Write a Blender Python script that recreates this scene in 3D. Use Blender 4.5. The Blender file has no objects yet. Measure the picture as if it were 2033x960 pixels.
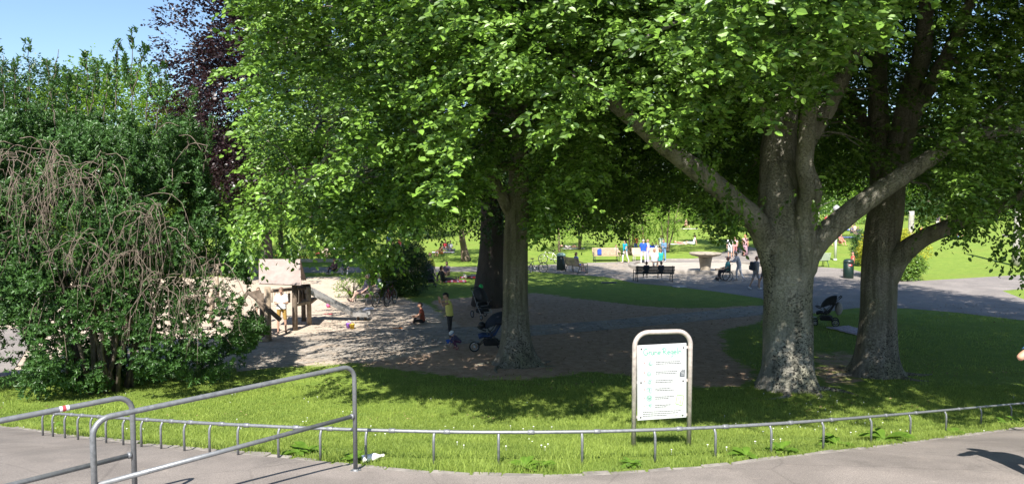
import bpy, bmesh, math, random
import numpy as np
from mathutils import Vector, Matrix, Quaternion
PI = math.pi
sc = bpy.context.scene
col = sc.collection
random.seed(7)
RNG = np.random.default_rng(11)

# ------------------------------------------------------------------ camera
CH = 4.8                      # camera height above the park ground
FPX = 1470.0
TH = math.atan(90.0 / FPX)
cam = bpy.data.cameras.new('camera')
cam.sensor_width = 36.0
cam.lens = FPX / 2033.0 * 36.0
cam.clip_start = 0.05
cam.clip_end = 3000.0
camo = bpy.data.objects.new('camera', cam)
camo.location = (0, 0, CH)
camo.rotation_euler = (PI / 2 - TH, 0, 0)
col.objects.link(camo)
sc.camera = camo

# ------------------------------------------------------------------ light
SUN_EL = math.radians(49)
SUN_TO = Vector((0.16, 1.0, 0)).normalized()        # shadows fall this way on the ground
w = bpy.data.worlds.new('World')
sc.world = w
w.use_nodes = True
nt = w.node_tree
nt.nodes.clear()
sky = nt.nodes.new('ShaderNodeTexSky')
sky.sky_type = 'NISHITA'
sky.sun_disc = False
sky.sun_elevation = SUN_EL
sky.sun_rotation = math.atan2(-SUN_TO.x, -SUN_TO.y)
sky.air_density = 1.0
sky.dust_density = .6
sky.ozone_density = 4.0
bg = nt.nodes.new('ShaderNodeBackground')
bg.inputs['Strength'].default_value = 0.088
wo = nt.nodes.new('ShaderNodeOutputWorld')
nt.links.new(sky.outputs[0], bg.inputs[0])
nt.links.new(bg.outputs[0], wo.inputs[0])
sun = bpy.data.lights.new('sun', 'SUN')
sun.energy = 5.0
sun.angle = math.radians(0.53)
sun.color = (1.0, 0.955, 0.88)
suno = bpy.data.objects.new('sun', sun)
sd = Vector((SUN_TO.x * math.cos(SUN_EL), SUN_TO.y * math.cos(SUN_EL), -math.sin(SUN_EL)))
suno.rotation_euler = sd.to_track_quat('-Z', 'Y').to_euler()
suno.location = (-10, -30, 40)
col.objects.link(suno)
sc.view_settings.view_transform = 'Standard'
sc.view_settings.look = 'None'
sc.view_settings.gamma = 1.0
sc.view_settings.exposure = 1.22
sc.view_settings.use_curve_mapping = False
sc.render.engine = 'CYCLES'
sc.cycles.use_denoising = True
sc.cycles.max_bounces = 6
sc.cycles.diffuse_bounces = 3
sc.cycles.glossy_bounces = 2
sc.cycles.transmission_bounces = 4
sc.cycles.sample_clamp_indirect = 6.0

# ------------------------------------------------------------------ terrain and pixel helpers
_GY = np.array([-60, 0, 4, 6, 7, 8, 9, 10, 11.5, 13.5, 15, 17, 19, 22, 52, 80, 140, 300, 900], float)
_GZ = np.array([3.2, 2.35, 2.15, 2.10, 2.07, 1.95, 1.72, 1.46, 1.10, .60, .36, .20, .09, 0, 0, 1.0, 2.7, 7.0, 16.0], float)
_yy = np.arange(-60, 900, 0.1)
_zz = np.interp(_yy, _GY, _GZ)
_k = np.hanning(25); _k /= _k.sum()
_zz = np.convolve(np.pad(_zz, 12, mode='edge'), _k, mode='valid')
def gz(y):
    return np.interp(y, _yy, _zz)
def ground(x, y):
    return float(gz(y))
_F = np.array([0, math.cos(TH), -math.sin(TH)])
_U = np.array([0, math.sin(TH), math.cos(TH)])
def P(px, py, d):
    """point seen at photo pixel (px,py) at depth d along the ground"""
    v = np.array([(px - 1016.5) / FPX, 0, 0]) + (480 - py) / FPX * _U + _F
    v = v * (d / v[1])
    return Vector((v[0], v[1], CH + v[2]))
def G(px, py):
    """where the ray through a photo pixel meets the ground"""
    v = np.array([(px - 1016.5) / FPX, 0, 0]) + (480 - py) / FPX * _U + _F
    lo, hi = 1.0, 600.0
    ts = np.concatenate([np.arange(3, 80, .02), np.arange(80, 600, .5)])
    z = CH + v[2] / v[1] * ts
    g = gz(ts)
    i = np.argmax(z <= g)
    d = ts[i]
    return Vector((v[0] / v[1] * d, d, float(g[i])))
def proj(X):
    """world points (N,3) -> photo pixels"""
    q = X - np.array([0, 0, CH])
    dep = np.maximum(q @ _F, 0.05)
    return 1016.5 + FPX * q[:, 0] / dep, 480 - FPX * (q @ _U) / dep
def vnoise(X, s, seed):
    """value noise, X (N,3), cell size s"""
    r = np.random.default_rng(seed)
    T = r.random((32, 32, 32))
    q = X / s + 1000.0
    i = np.floor(q).astype(int); f = q - i
    f = f * f * (3 - 2 * f)
    o = 0
    for a in (0, 1):
        for b in (0, 1):
            for c in (0, 1):
                wgt = (f[:, 0] if a else 1 - f[:, 0]) * (f[:, 1] if b else 1 - f[:, 1]) * (f[:, 2] if c else 1 - f[:, 2])
                o = o + wgt * T[(i[:, 0] + a) % 32, (i[:, 1] + b) % 32, (i[:, 2] + c) % 32]
    return o
def pip(px, py, poly):
    """vectorised point in polygon"""
    inside = np.zeros(len(px), bool)
    n = len(poly)
    for i in range(n):
        x0, y0 = poly[i]; x1, y1 = poly[(i + 1) % n]
        if y0 == y1: continue
        c = ((y0 > py) != (y1 > py)) & (px < (x1 - x0) * (py - y0) / (y1 - y0) + x0)
        inside ^= c
    return inside

# ------------------------------------------------------------------ materials
def newmat(name):
    m = bpy.data.materials.new(name); m.use_nodes = True
    n = m.node_tree; n.nodes.clear()
    out = n.nodes.new('ShaderNodeOutputMaterial')
    return m, n, out
def ND(n, t, **k):
    x = n.nodes.new(t)
    for a, b in k.items():
        if a in x.inputs: x.inputs[a].default_value = b
        else: setattr(x, a, b)
    return x
def ramp(n, fac, stops):
    r = n.nodes.new('ShaderNodeValToRGB')
    while len(r.color_ramp.elements) < len(stops): r.color_ramp.elements.new(.5)
    for e, (p, c) in zip(r.color_ramp.elements, stops):
        e.position = p; e.color = (*c, 1) if len(c) == 3 else c
    n.links.new(fac, r.inputs[0])
    return r.outputs[0]
def coords(n, kind='Object', scale=None):
    t = n.nodes.new('ShaderNodeTexCoord').outputs[kind]
    if scale:
        mp = n.nodes.new('ShaderNodeMapping'); mp.inputs['Scale'].default_value = scale
        n.links.new(t, mp.inputs[0]); t = mp.outputs[0]
    return t
def noise(n, vec, s, det=4, rough=.55):
    x = ND(n, 'ShaderNodeTexNoise', Scale=s, Detail=det, Roughness=rough)
    n.links.new(vec, x.inputs['Vector']); return x.outputs['Fac']
def mixc(n, f, a, b, mode='MIX'):
    x = n.nodes.new('ShaderNodeMix'); x.data_type = 'RGBA'; x.blend_type = mode
    for s, v in ((0, f), (6, a), (7, b)):
        if hasattr(v, 'is_linked') or isinstance(v, bpy.types.NodeSocket): n.links.new(v, x.inputs[s])
        elif s == 0: x.inputs[0].default_value = v
        else: x.inputs[s].default_value = (*v, 1)
    return x.outputs[2]
def bump(n, h, strength, dist=.02):
    b = ND(n, 'ShaderNodeBump', Strength=strength, Distance=dist)
    n.links.new(h, b.inputs['Height']); return b.outputs[0]
def math_(n, op, a, b=None, clamp=False):
    x = n.nodes.new('ShaderNodeMath'); x.operation = op; x.use_clamp = clamp
    for i, v in enumerate((a, b)):
        if v is None: continue
        if isinstance(v, bpy.types.NodeSocket): n.links.new(v, x.inputs[i])
        else: x.inputs[i].default_value = v
    return x.outputs[0]
_mc = {}
def mat(c, rough=.6, metal=0.0, var=.18, scale=14, bmp=.15, key=''):
    """plain material with mild procedural variation"""
    k = (tuple(c), rough, metal, var, scale, bmp, key)
    if k in _mc: return _mc[k]
    m, n, out = newmat('surface')
    p = n.nodes.new('ShaderNodeBsdfPrincipled')
    t = coords(n)
    f = noise(n, t, scale)
    lo = tuple(x * (1 - var) for x in c); hi = tuple(min(1, x * (1 + var)) for x in c)
    n.links.new(ramp(n, f, [(.3, lo), (.7, hi)]), p.inputs['Base Color'])
    p.inputs['Roughness'].default_value = rough
    p.inputs['Metallic'].default_value = metal
    if bmp: n.links.new(bump(n, noise(n, t, scale * 4), bmp, .01), p.inputs['Normal'])
    n.links.new(p.outputs[0], out.inputs[0])
    _mc[k] = m
    return m
def leafmat(name, dark, light, trans, tw=.35, rough=.42, spec=.5):
    m, n, out = newmat(name)
    a = n.nodes.new('ShaderNodeAttribute'); a.attribute_name = 'rnd'
    c = ramp(n, a.outputs['Fac'], [(0, dark), (.75, light), (1, tuple(x * 1.25 for x in light))])
    ct = ramp(n, a.outputs['Fac'], [(0, tuple(x * .8 for x in trans)), (1, tuple(x * 1.15 for x in trans))])
    p = n.nodes.new('ShaderNodeBsdfPrincipled')
    n.links.new(c, p.inputs['Base Color'])
    p.inputs['Roughness'].default_value = rough
    p.inputs['Specular IOR Level'].default_value = spec
    t = n.nodes.new('ShaderNodeBsdfTranslucent')
    n.links.new(ct, t.inputs[0])
    x = n.nodes.new('ShaderNodeMixShader'); x.inputs[0].default_value = tw
    n.links.new(p.outputs[0], x.inputs[1]); n.links.new(t.outputs[0], x.inputs[2])
    n.links.new(x.outputs[0], out.inputs[0])
    return m
M = {}
M['beech'] = leafmat('beech_leaf', (.016, .050, .008), (.165, .29, .038), (.13, .28, .022), .17, .42, .5)  # dark end lowered so the leaf colour itself carries canopy shade contrast
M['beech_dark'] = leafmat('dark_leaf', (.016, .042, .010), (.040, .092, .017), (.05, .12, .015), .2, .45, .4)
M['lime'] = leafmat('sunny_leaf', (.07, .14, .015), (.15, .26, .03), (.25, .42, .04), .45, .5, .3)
M['yellow'] = leafmat('yellow_leaf', (.25, .28, .02), (.42, .42, .04), (.5, .5, .05), .4, .5, .3)
M['copper'] = leafmat('copper_leaf', (.015, .009, .011), (.034, .017, .019), (.045, .012, .015), .25, .4, .5)
M['holly'] = leafmat('holly_leaf', (.022, .058, .016), (.065, .145, .032), (.09, .20, .03), .25, .42, .45)
M['weed'] = leafmat('weed_leaf', (.08, .16, .02), (.14, .25, .03), (.2, .35, .04), .4, .45, .4)
M['grass'] = leafmat('grass_blade', (.13, .19, .04), (.29, .37, .075), (.32, .42, .08), .4, .55, .25)

def barkmat(name, c1, c2, moss, fleck=0.5, scale=1.0, wave=False):
    m, n, out = newmat(name)
    p = n.nodes.new('ShaderNodeBsdfPrincipled')
    t = coords(n)
    t2 = coords(n, 'Object', (1.0, 1.0, .35))
    base = ramp(n, noise(n, t2, 2.2 * scale, 6, .65), [(.3, c1), (.7, c2)])
    mm = math_(n, 'MULTIPLY', ramp(n, noise(n, t, 1.1 * scale, 5), [(.42, (0, 0, 0)), (.68, (1, 1, 1))]), .75)
    base = mixc(n, mm, base, moss)
    # dark bark flecks, elongated along the stem, strongest low on the trunk
    t3 = coords(n, 'Object', (9 * scale, 9 * scale, 11 * scale))
    fl = ramp(n, noise(n, t3, 2.3, 5, .72), [(.535, (0, 0, 0)), (.58, (1, 1, 1))])
    big = ramp(n, noise(n, t2, 1.3 * scale, 3), [(.43, (0, 0, 0)), (.56, (1, 1, 1))])
    ts = coords(n, 'Object', (3.0 * scale, 3.0 * scale, .22 * scale))
    strk = ramp(n, noise(n, ts, 2.0, 6, .6), [(.50, (0, 0, 0)), (.62, (1, 1, 1))])
    base = mixc(n, math_(n, 'MULTIPLY', strk, .55 * min(1, fleck + .2)), base, (.055, .052, .036))
    sep = n.nodes.new('ShaderNodeSeparateXYZ'); n.links.new(t, sep.inputs[0])
    low = math_(n, 'SUBTRACT', 1.0, math_(n, 'MULTIPLY', sep.outputs[2], .21), True)
    ff = math_(n, 'MULTIPLY', math_(n, 'MULTIPLY', math_(n, 'MULTIPLY', fl, big), low), fleck * 1.6, True)
    base = mixc(n, ff, base, (.018, .017, .013))
    n.links.new(base, p.inputs['Base Color'])
    p.inputs['Roughness'].default_value = .85
    h = math_(n, 'ADD', noise(n, t3, 2.0, 6, .7), math_(n, 'MULTIPLY', fl, -.6))
    n.links.new(bump(n, h, .9, .05), p.inputs['Normal'])
    n.links.new(p.outputs[0], out.inputs[0])
    return m
M['bark'] = barkmat('beech_bark', (.17, .155, .125), (.31, .28, .225), (.15, .155, .075), .8)
M['bark_fleck'] = barkmat('fissured_beech_bark', (.21, .198, .165), (.42, .39, .32), (.19, .19, .11), 2.2)
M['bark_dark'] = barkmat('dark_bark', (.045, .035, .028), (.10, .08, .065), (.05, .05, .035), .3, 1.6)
M['bark_light'] = barkmat('pale_bark', (.40, .37, .34), (.62, .58, .54), (.45, .42, .36), .3)
M['bark_brown'] = barkmat('brown_bark', (.16, .11, .08), (.30, .22, .16), (.14, .12, .07), .4, 1.5)
M['twig'] = mat((.145, .11, .085), .85, var=.4, scale=9)
M['twig_dark'] = mat((.10, .08, .06), .85, var=.4, scale=9)

def metalmat():
    m, n, out = newmat('galvanised_steel')
    p = n.nodes.new('ShaderNodeBsdfPrincipled')
    t = coords(n)
    f = noise(n, t, 24, 5, .7)
    g = noise(n, t, 3.5, 3)
    c = mixc(n, ramp(n, g, [(.35, (0, 0, 0)), (.7, (1, 1, 1))]), ramp(n, f, [(.3, (.13, .137, .145)), (.7, (.27, .277, .285))]), (.20, .205, .21))
    rs = ramp(n, noise(n, t, 7, 6, .75), [(.66, (0, 0, 0)), (.74, (1, 1, 1))])
    c = mixc(n, math_(n, 'MULTIPLY', rs, .5), c, (.20, .15, .11))
    n.links.new(c, p.inputs['Base Color'])
    p.inputs['Metallic'].default_value = .45
    n.links.new(ramp(n, f, [(.2, (.38,) * 3), (.8, (.62,) * 3)]), p.inputs['Roughness'])
    n.links.new(bump(n, f, .12, .004), p.inputs['Normal'])
    n.links.new(p.outputs[0], out.inputs[0])
    return m
M['steel'] = metalmat()
M['steel_pale'] = mat((.46, .40, .36), .5, .25, var=.25, scale=18)
def asphalt(name, c1, c2, s=90, warm=(.5, .42, .38), crackf=.22):
    m, n, out = newmat(name)
    p = n.nodes.new('ShaderNodeBsdfPrincipled')
    t = coords(n)
    f = noise(n, t, s, 3, .8)
    v = ND(n, 'ShaderNodeTexVoronoi', Scale=s * .9); n.links.new(t, v.inputs['Vector'])
    c = ramp(n, f, [(.35, c1), (.65, c2)])
    st = ramp(n, v.outputs['Distance'], [(.10, (1, 1, 1)), (.22, (0, 0, 0))])
    c = mixc(n, math_(n, 'MULTIPLY', st, .35), c, warm)
    lg = ramp(n, noise(n, t, .5, 6, .65), [(.3, (.72, .72, .72)), (.7, (1.12, 1.10, 1.08))])
    c = mixc(n, 1.0, c, lg, 'MULTIPLY')
    gr = ramp(n, noise(n, t, s * 2.6, 2, .9), [(.40, (.80, .79, .78)), (.62, (1.16, 1.15, 1.14))])
    c = mixc(n, 1.0, c, gr, 'MULTIPLY')
    stn = ramp(n, noise(n, t, 1.3, 7, .7), [(.56, (0, 0, 0)), (.72, (.5, .5, .5))])
    c = mixc(n, stn, c, tuple(x * .55 for x in c1))
    dst = ramp(n, noise(n, t, 2.1, 8, .75), [(.60, (0, 0, 0)), (.75, (.45, .45, .45))])
    c = mixc(n, dst, c, (.36, .30, .25))
    # fine cracks
    v2 = ND(n, 'ShaderNodeTexVoronoi', Scale=.55); v2.feature = 'DISTANCE_TO_EDGE'
    tt = mixc(n, .10, t, noise(n, t, 3, 5), 'ADD')
    n.links.new(tt, v2.inputs['Vector'])
    cr = ramp(n, v2.outputs['Distance'], [(.0, (.0, .0, .0)), (.009, (1, 1, 1))])
    crk = mixc(n, 1.0, cr, ramp(n, noise(n, t, .8, 2), [(.45, (1, 1, 1)), (.55, (0, 0, 0))]), 'ADD')
    c = mixc(n, crackf, c, mixc(n, 1.0, c, crk, 'MULTIPLY'))
    n.links.new(c, p.inputs['Base Color'])
    p.inputs['Roughness'].default_value = .9
    n.links.new(bump(n, f, .5, .008), p.inputs['Normal'])
    n.links.new(p.outputs[0], out.inputs[0])
    return m
M['asphalt'] = asphalt('worn_asphalt', (.125, .110, .100), (.24, .214, .196))
M['asphalt_far'] = asphalt('grey_asphalt', (.17, .155, .145), (.26, .235, .22), 40, crackf=.1)
def cobbles():
    m, n, out = newmat('small_cobbles')
    p = n.nodes.new('ShaderNodeBsdfPrincipled')
    t = coords(n)
    v = ND(n, 'ShaderNodeTexVoronoi', Scale=6.5, Randomness=.45); n.links.new(t, v.inputs['Vector'])
    e = ND(n, 'ShaderNodeTexVoronoi', Scale=6.5, Randomness=.45); e.feature = 'DISTANCE_TO_EDGE'; n.links.new(t, e.inputs['Vector'])
    cc = ramp(n, v.outputs['Color'], [(.1, (.18, .165, .145)), (.9, (.36, .325, .285))])
    g = ramp(n, e.outputs['Distance'], [(.02, (0, 0, 0)), (.09, (1, 1, 1))])
    lg = ramp(n, noise(n, t, .6, 5, .6), [(.3, (.8, .8, .8)), (.7, (1.1, 1.08, 1.05))])
    c = mixc(n, g, (.24, .195, .15), mixc(n, 1.0, cc, lg, 'MULTIPLY'))
    c = mixc(n, ramp(n, noise(n, t, .9, 7, .7), [(.48, (0, 0, 0)), (.66, (.8, .8, .8))]), c, (.38, .29, .21))
    n.links.new(c, p.inputs['Base Color']); p.inputs['Roughness'].default_value = .85
    n.links.new(bump(n, g, .6, .02), p.inputs['Normal'])
    n.links.new(p.outputs[0], out.inputs[0])
    return m
M['cobble'] = cobbles()
M['stone'] = mat((.20, .18, .16), .85, var=.35, scale=5, bmp=.5)
M['concrete'] = mat((.42, .38, .33), .85, var=.25, scale=3, bmp=.3)

def terrain_mat():
    m, n, out = newmat('lawn_soil_and_sand')
    p = n.nodes.new('ShaderNodeBsdfPrincipled')
    t = coords(n)
    fine = noise(n, t, 26, 6, .75)
    mid = noise(n, t, 1.7, 5, .65)
    big = noise(n, t, .28, 4, .6)
    g = ramp(n, fine, [(.25, (.10, .16, .03)), (.55, (.19, .27, .05)), (.8, (.27, .34, .08))])
    g = mixc(n, 1.0, g, ramp(n, mid, [(.3, (.72, .80, .7)), (.7, (1.18, 1.10, 1.0))]), 'MULTIPLY')
    g = mixc(n, ramp(n, big, [(.52, (0, 0, 0)), (.75, (.45, .45, .45))]), g, (.20, .21, .05))
    at = {}
    for k in ('dirt', 'sand'):
        a = n.nodes.new('ShaderNodeAttribute'); a.attribute_name = k
        s = math_(n, 'ADD', a.outputs['Fac'], math_(n, 'MULTIPLY', math_(n, 'SUBTRACT', noise(n, t, 2.6, 7, .7), .5), 1.3))
        at[k] = ramp(n, s, [(.42, (0, 0, 0)), (.60, (1, 1, 1))])
    dirt = ramp(n, noise(n, t, 4, 9, .78), [(.3, (.25, .17, .115)), (.5, (.43, .30, .21)), (.75, (.58, .44, .33))])
    sand = ramp(n, noise(n, t, 1.5, 8, .75), [(.3, (.37, .30, .235)), (.7, (.55, .46, .37))])
    # footprints and small hollows, their shade painted as darker spots in the sand colour
    hv = ND(n, 'ShaderNodeTexVoronoi', Scale=3.2); n.links.new(t, hv.inputs['Vector'])
    sand = mixc(n, ramp(n, hv.outputs['Distance'], [(.05, (.3, .3, .3)), (.3, (0, 0, 0))]), sand, (.33, .265, .20))
    c = mixc(n, at['dirt'], g, dirt)
    c = mixc(n, at['sand'], c, sand)
    n.links.new(c, p.inputs['Base Color'])
    p.inputs['Roughness'].default_value = .95
    p.inputs['Specular IOR Level'].default_value = .15
    hh = math_(n, 'ADD', fine, math_(n, 'MULTIPLY', mid, 1.5))
    n.links.new(bump(n, hh, .8, .05), p.inputs['Normal'])
    n.links.new(p.outputs[0], out.inputs[0])
    return m
M['terrain'] = terrain_mat()

# ------------------------------------------------------------------ mesh helpers
def tag(o, label=None, cat=None, group=None, kind=None):
    if label: o['label'] = label
    if cat: o['category'] = cat
    if group: o['group'] = group
    if kind: o['kind'] = kind
    return o
def thing(name, label, cat, loc=(0, 0, 0), rz=0.0, group=None):
    o = bpy.data.objects.new(name, None); col.objects.link(o)
    o.location = loc; o.rotation_euler = (0, 0, rz)
    o.empty_display_size = .2
    return tag(o, label, cat, group)
def kids(o):
    return [c for c in bpy.data.objects if c.parent == o]
def copy_tree(o, parent=None):
    c = o.copy(); col.objects.link(c)
    if parent is not None: c.parent = parent
    for ch in kids(o): copy_tree(ch, c)
    return c
def fr(p0, p1):
    d = (Vector(p1) - Vector(p0)); L = d.length
    z = d / L if L > 1e-9 else Vector((0, 0, 1))
    a = Vector((0, 0, 1)) if abs(z.z) < .9 else Vector((1, 0, 0))
    x = z.cross(a).normalized(); y = z.cross(x)
    return x, y, z, L
class MB:
    def __init__(s): s.v = []; s.f = []; s.sm = []; s.mi = []; s.m = 0
    def add(s, vs, fs, smooth=False):
        b = len(s.v); s.v += [tuple(v) for v in vs]
        for f in fs: s.f.append(tuple(i + b for i in f)); s.sm.append(smooth); s.mi.append(s.m)
        return s
    def box(s, c, size, R=None):
        hx, hy, hz = (x / 2 for x in size); c = Vector(c)
        vs = [Vector((x, y, z)) for z in (-hz, hz) for y in (-hy, hy) for x in (-hx, hx)]
        if R is not None: vs = [R @ v for v in vs]
        return s.add([c + v for v in vs], [(0, 2, 3, 1), (4, 5, 7, 6), (0, 1, 5, 4), (2, 6, 7, 3), (0, 4, 6, 2), (1, 3, 7, 5)])
    def beam(s, p0, p1, w, h, up=(0, 0, 1)):
        p0, p1 = Vector(p0), Vector(p1); z = (p1 - p0); L = z.length; z.normalize()
        u = Vector(up)
        x = z.cross(u)
        if x.length < 1e-4: x = z.cross(Vector((1, 0, 0)))
        x.normalize(); y = x.cross(z)
        vs = [p + a * x * w / 2 + b * y * h / 2 for p in (p0, p1) for a, b in ((-1, -1), (1, -1), (1, 1), (-1, 1))]
        return s.add(vs, [(0, 3, 2, 1), (4, 5, 6, 7), (0, 1, 5, 4), (1, 2, 6, 5), (2, 3, 7, 6), (3, 0, 4, 7)])
    def tube(s, pts, r, seg=8, caps=True, closed=False):
        pts = [Vector(p) for p in pts]; n = len(pts)
        rs = [r] * n if not hasattr(r, '__len__') else r
        vs = []; px = None
        for i, p in enumerate(pts):
            if closed: t = pts[(i + 1) % n] - pts[i - 1]
            else: t = pts[min(i + 1, n - 1)] - pts[max(i - 1, 0)]
            t.normalize()
            if px is None:
                a = Vector((0, 0, 1)) if abs(t.z) < .9 else Vector((1, 0, 0)); px = t.cross(a).normalized()
            else:
                px = (px - t * px.dot(t)); px.normalize()
            py = t.cross(px)
            for k in range(seg):
                a = 2 * PI * k / seg
                vs.append(p + (px * math.cos(a) + py * math.sin(a)) * rs[i])
        fs = []
        for i in range(n if closed else n - 1):
            j = (i + 1) % n
            for k in range(seg):
                k2 = (k + 1) % seg
                fs.append((i * seg + k, i * seg + k2, j * seg + k2, j * seg + k))
        s.add(vs, fs, True)
        if caps and not closed:
            b = len(s.v) - len(vs)
            s.f.append(tuple(b + k for k in reversed(range(seg)))); s.sm.append(False); s.mi.append(s.m)
            s.f.append(tuple(b + (n - 1) * seg + k for k in range(seg))); s.sm.append(False); s.mi.append(s.m)
        return s
    def lathe(s, prof, c=(0, 0, 0), seg=24, axis=None, smooth=True):
        """prof: list of (r, z); closed with caps when r>0 at the ends"""
        c = Vector(c); vs = []
        R = axis if axis is not None else Matrix.Identity(3)
        for r, z in prof:
            for k in range(seg):
                a = 2 * PI * k / seg
                vs.append(c + R @ Vector((r * math.cos(a), r * math.sin(a), z)))
        fs = []
        for i in range(len(prof) - 1):
            for k in range(seg):
                k2 = (k + 1) % seg
                fs.append((i * seg + k, i * seg + k2, (i + 1) * seg + k2, (i + 1) * seg + k))
        fs.append(tuple(reversed(range(seg)))); fs.append(tuple((len(prof) - 1) * seg + k for k in range(seg)))
        return s.add(vs, fs, smooth)
    def ball(s, c, r, R=None, seg=12, rings=8):
        c = Vector(c); rr = (r, r, r) if not hasattr(r, '__len__') else r
        vs = []; fs = []
        for i in range(rings + 1):
            a = PI * i / rings
            for k in range(seg):
                b = 2 * PI * k / seg
                v = Vector((rr[0] * math.sin(a) * math.cos(b), rr[1] * math.sin(a) * math.sin(b), rr[2] * math.cos(a)))
                vs.append(c + (R @ v if R is not None else v))
        for i in range(rings):
            for k in range(seg):
                k2 = (k + 1) % seg
                if i == 0: fs.append((i * seg, (i + 1) * seg + k, (i + 1) * seg + k2))
                elif i == rings - 1: fs.append((i * seg + k, (i + 1) * seg, i * seg + k2))
                else: fs.append((i * seg + k, (i + 1) * seg + k, (i + 1) * seg + k2, i * seg + k2))
        return s.add(vs, fs, True)
    def cap(s, p0, p1, r0, r1, seg=10):
        """tapered limb with rounded ends"""
        x, y, z, L = fr(p0, p1)
        s.tube([p0, Vector(p0).lerp(Vector(p1), .5), p1], [r0, (r0 + r1) / 2, r1], seg)
        s.ball(p0, r0 * .999, seg=seg, rings=6); s.ball(p1, r1 * .999, seg=seg, rings=6)
        return s
    def build(s, name, m, parent=None):
        me = bpy.data.meshes.new(name)
        me.from_pydata(s.v, [], s.f)
        me.polygons.foreach_set('use_smooth', s.sm)
        ms = m if isinstance(m, (list, tuple)) else [m]
        for x in ms: me.materials.append(x)
        if len(ms) > 1: me.polygons.foreach_set('material_index', s.mi)
        me.update()
        o = bpy.data.objects.new(name, me); col.objects.link(o)
        if parent is not None: o.parent = parent
        return o
def np_mesh(name, V, Q, m, parent=None, rnd=None, smooth=False):
    """V (N,3), Q (F,k) -> one object, fast"""
    me = bpy.data.meshes.new(name)
    k = Q.shape[1]
    me.vertices.add(len(V)); me.vertices.foreach_set('co', V.astype(np.float32).ravel())
    me.loops.add(Q.size); me.loops.foreach_set('vertex_index', Q.astype(np.int32).ravel())
    me.polygons.add(len(Q)); me.polygons.foreach_set('loop_start', np.arange(0, Q.size, k, dtype=np.int32))
    me.polygons.foreach_set('use_smooth', np.full(len(Q), smooth))
    if rnd is not None:
        a = me.attributes.new('rnd', 'FLOAT', 'POINT'); a.data.foreach_set('value', rnd.astype(np.float32))
    me.materials.append(m)
    me.update(calc_edges=True)
    o = bpy.data.objects.new(name, me); col.objects.link(o)
    if parent is not None:
        o.parent = parent
    return o
def nrm(a):
    return a / np.maximum(np.linalg.norm(a, axis=1, keepdims=True), 1e-9)
def smooth_path(pts, n=6):
    """Catmull-Rom through control points given as tuples (any length)"""
    pts = [np.array(p, float) for p in pts]
    q = [2 * pts[0] - pts[1]] + pts + [2 * pts[-1] - pts[-2]]
    out = []
    for i in range(1, len(q) - 2):
        for k in range(n):
            t = k / n
            out.append(.5 * (2 * q[i] + (q[i + 1] - q[i - 1]) * t + (2 * q[i - 1] - 5 * q[i] + 4 * q[i + 1] - q[i + 2]) * t * t + (3 * q[i] - q[i - 1] - 3 * q[i + 1] + q[i + 2]) * t ** 3))
    out.append(pts[-1])
    return out

# ------------------------------------------------------------------ leaves
def leaves(base, u, nn, L, W, fine=True):
    """base, u (direction), nn (normal): (N,3); L, W: (N,)"""
    u = nrm(u); w = nrm(np.cross(nn, u)); nn = np.cross(u, w)
    l = L[:, None]; wd = W[:, None]
    if fine:
        v = np.stack([base,
                      base + u * l * .30 - w * wd * .46 + nn * wd * .14,
                      base + u * l * .68 - w * wd * .42 + nn * wd * .10,
                      base + u * l - nn * l * .10,
                      base + u * l * .68 + w * wd * .42 + nn * wd * .10,
                      base + u * l * .30 + w * wd * .46 + nn * wd * .14], 1)
        q = np.array([[0, 3, 2, 1], [0, 5, 4, 3]])
    else:
        v = np.stack([base, base + u * l * .5 - w * wd * .5, base + u * l, base + u * l * .5 + w * wd * .5], 1)
        q = np.array([[0, 3, 2, 1]])
    k = v.shape[1]
    N = len(base)
    Q = (q[None] + (np.arange(N) * k)[:, None, None]).reshape(-1, 4)
    return v.reshape(-1, 3), Q, k
SUNV = np.array([-sd.x, -sd.y, -sd.z])
def spray_leaves(pos, d, nl, Ls, leaf, rng, droop=.35, upf=.6, jit=.72, fine=True, aspect=.62):
    """sprays: pos,d (S,3). returns V,Q,rnd"""
    S = len(pos)
    t = ((np.arange(nl) + .6) / nl)[None, :, None]
    Lr = (Ls * rng.uniform(.7, 1.25, S))[:, None, None]
    d = nrm(d)
    side = nrm(np.cross(d, np.array([0, 0, 1.0])) + 1e-6)
    tw = pos[:, None] + d[:, None] * Lr * t
    tw[..., 2] -= (droop * Lr * t * t)[..., 0]
    sg = np.where(np.arange(nl) % 2 == 0, 1.0, -1.0)[None, :, None]
    u = d[:, None] * .75 + side[:, None] * sg * .85 + rng.normal(0, .28, (S, nl, 3)) + np.array([0, 0, -.28 * droop / .35])
    n = np.array([0, 0, upf]) + SUNV * .35 + rng.normal(0, jit, (S, nl, 3)) + np.array([0, 0, 0.0])
    base = tw + rng.normal(0, leaf * .25, (S, nl, 3))
    L = leaf * rng.uniform(.65, 1.2, (S, nl))
    V, Q, k = leaves(base.reshape(-1, 3), u.reshape(-1, 3), n.reshape(-1, 3), L.ravel(), (L * aspect * rng.uniform(.85, 1.15, (S, nl))).ravel(), fine)
    r = np.clip(rng.random((S, 1)) * .5 + rng.random((S, nl)) * .5, 0, 1).ravel()
    return V, Q, np.repeat(r, k)
def merge(parts):
    Vs, Qs, Rs = [], [], []; b = 0
    for V, Q, R in parts:
        Vs.append(V); Qs.append(Q + b); Rs.append(R); b += len(V)
    return np.concatenate(Vs), np.concatenate(Qs), np.concatenate(Rs)
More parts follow.
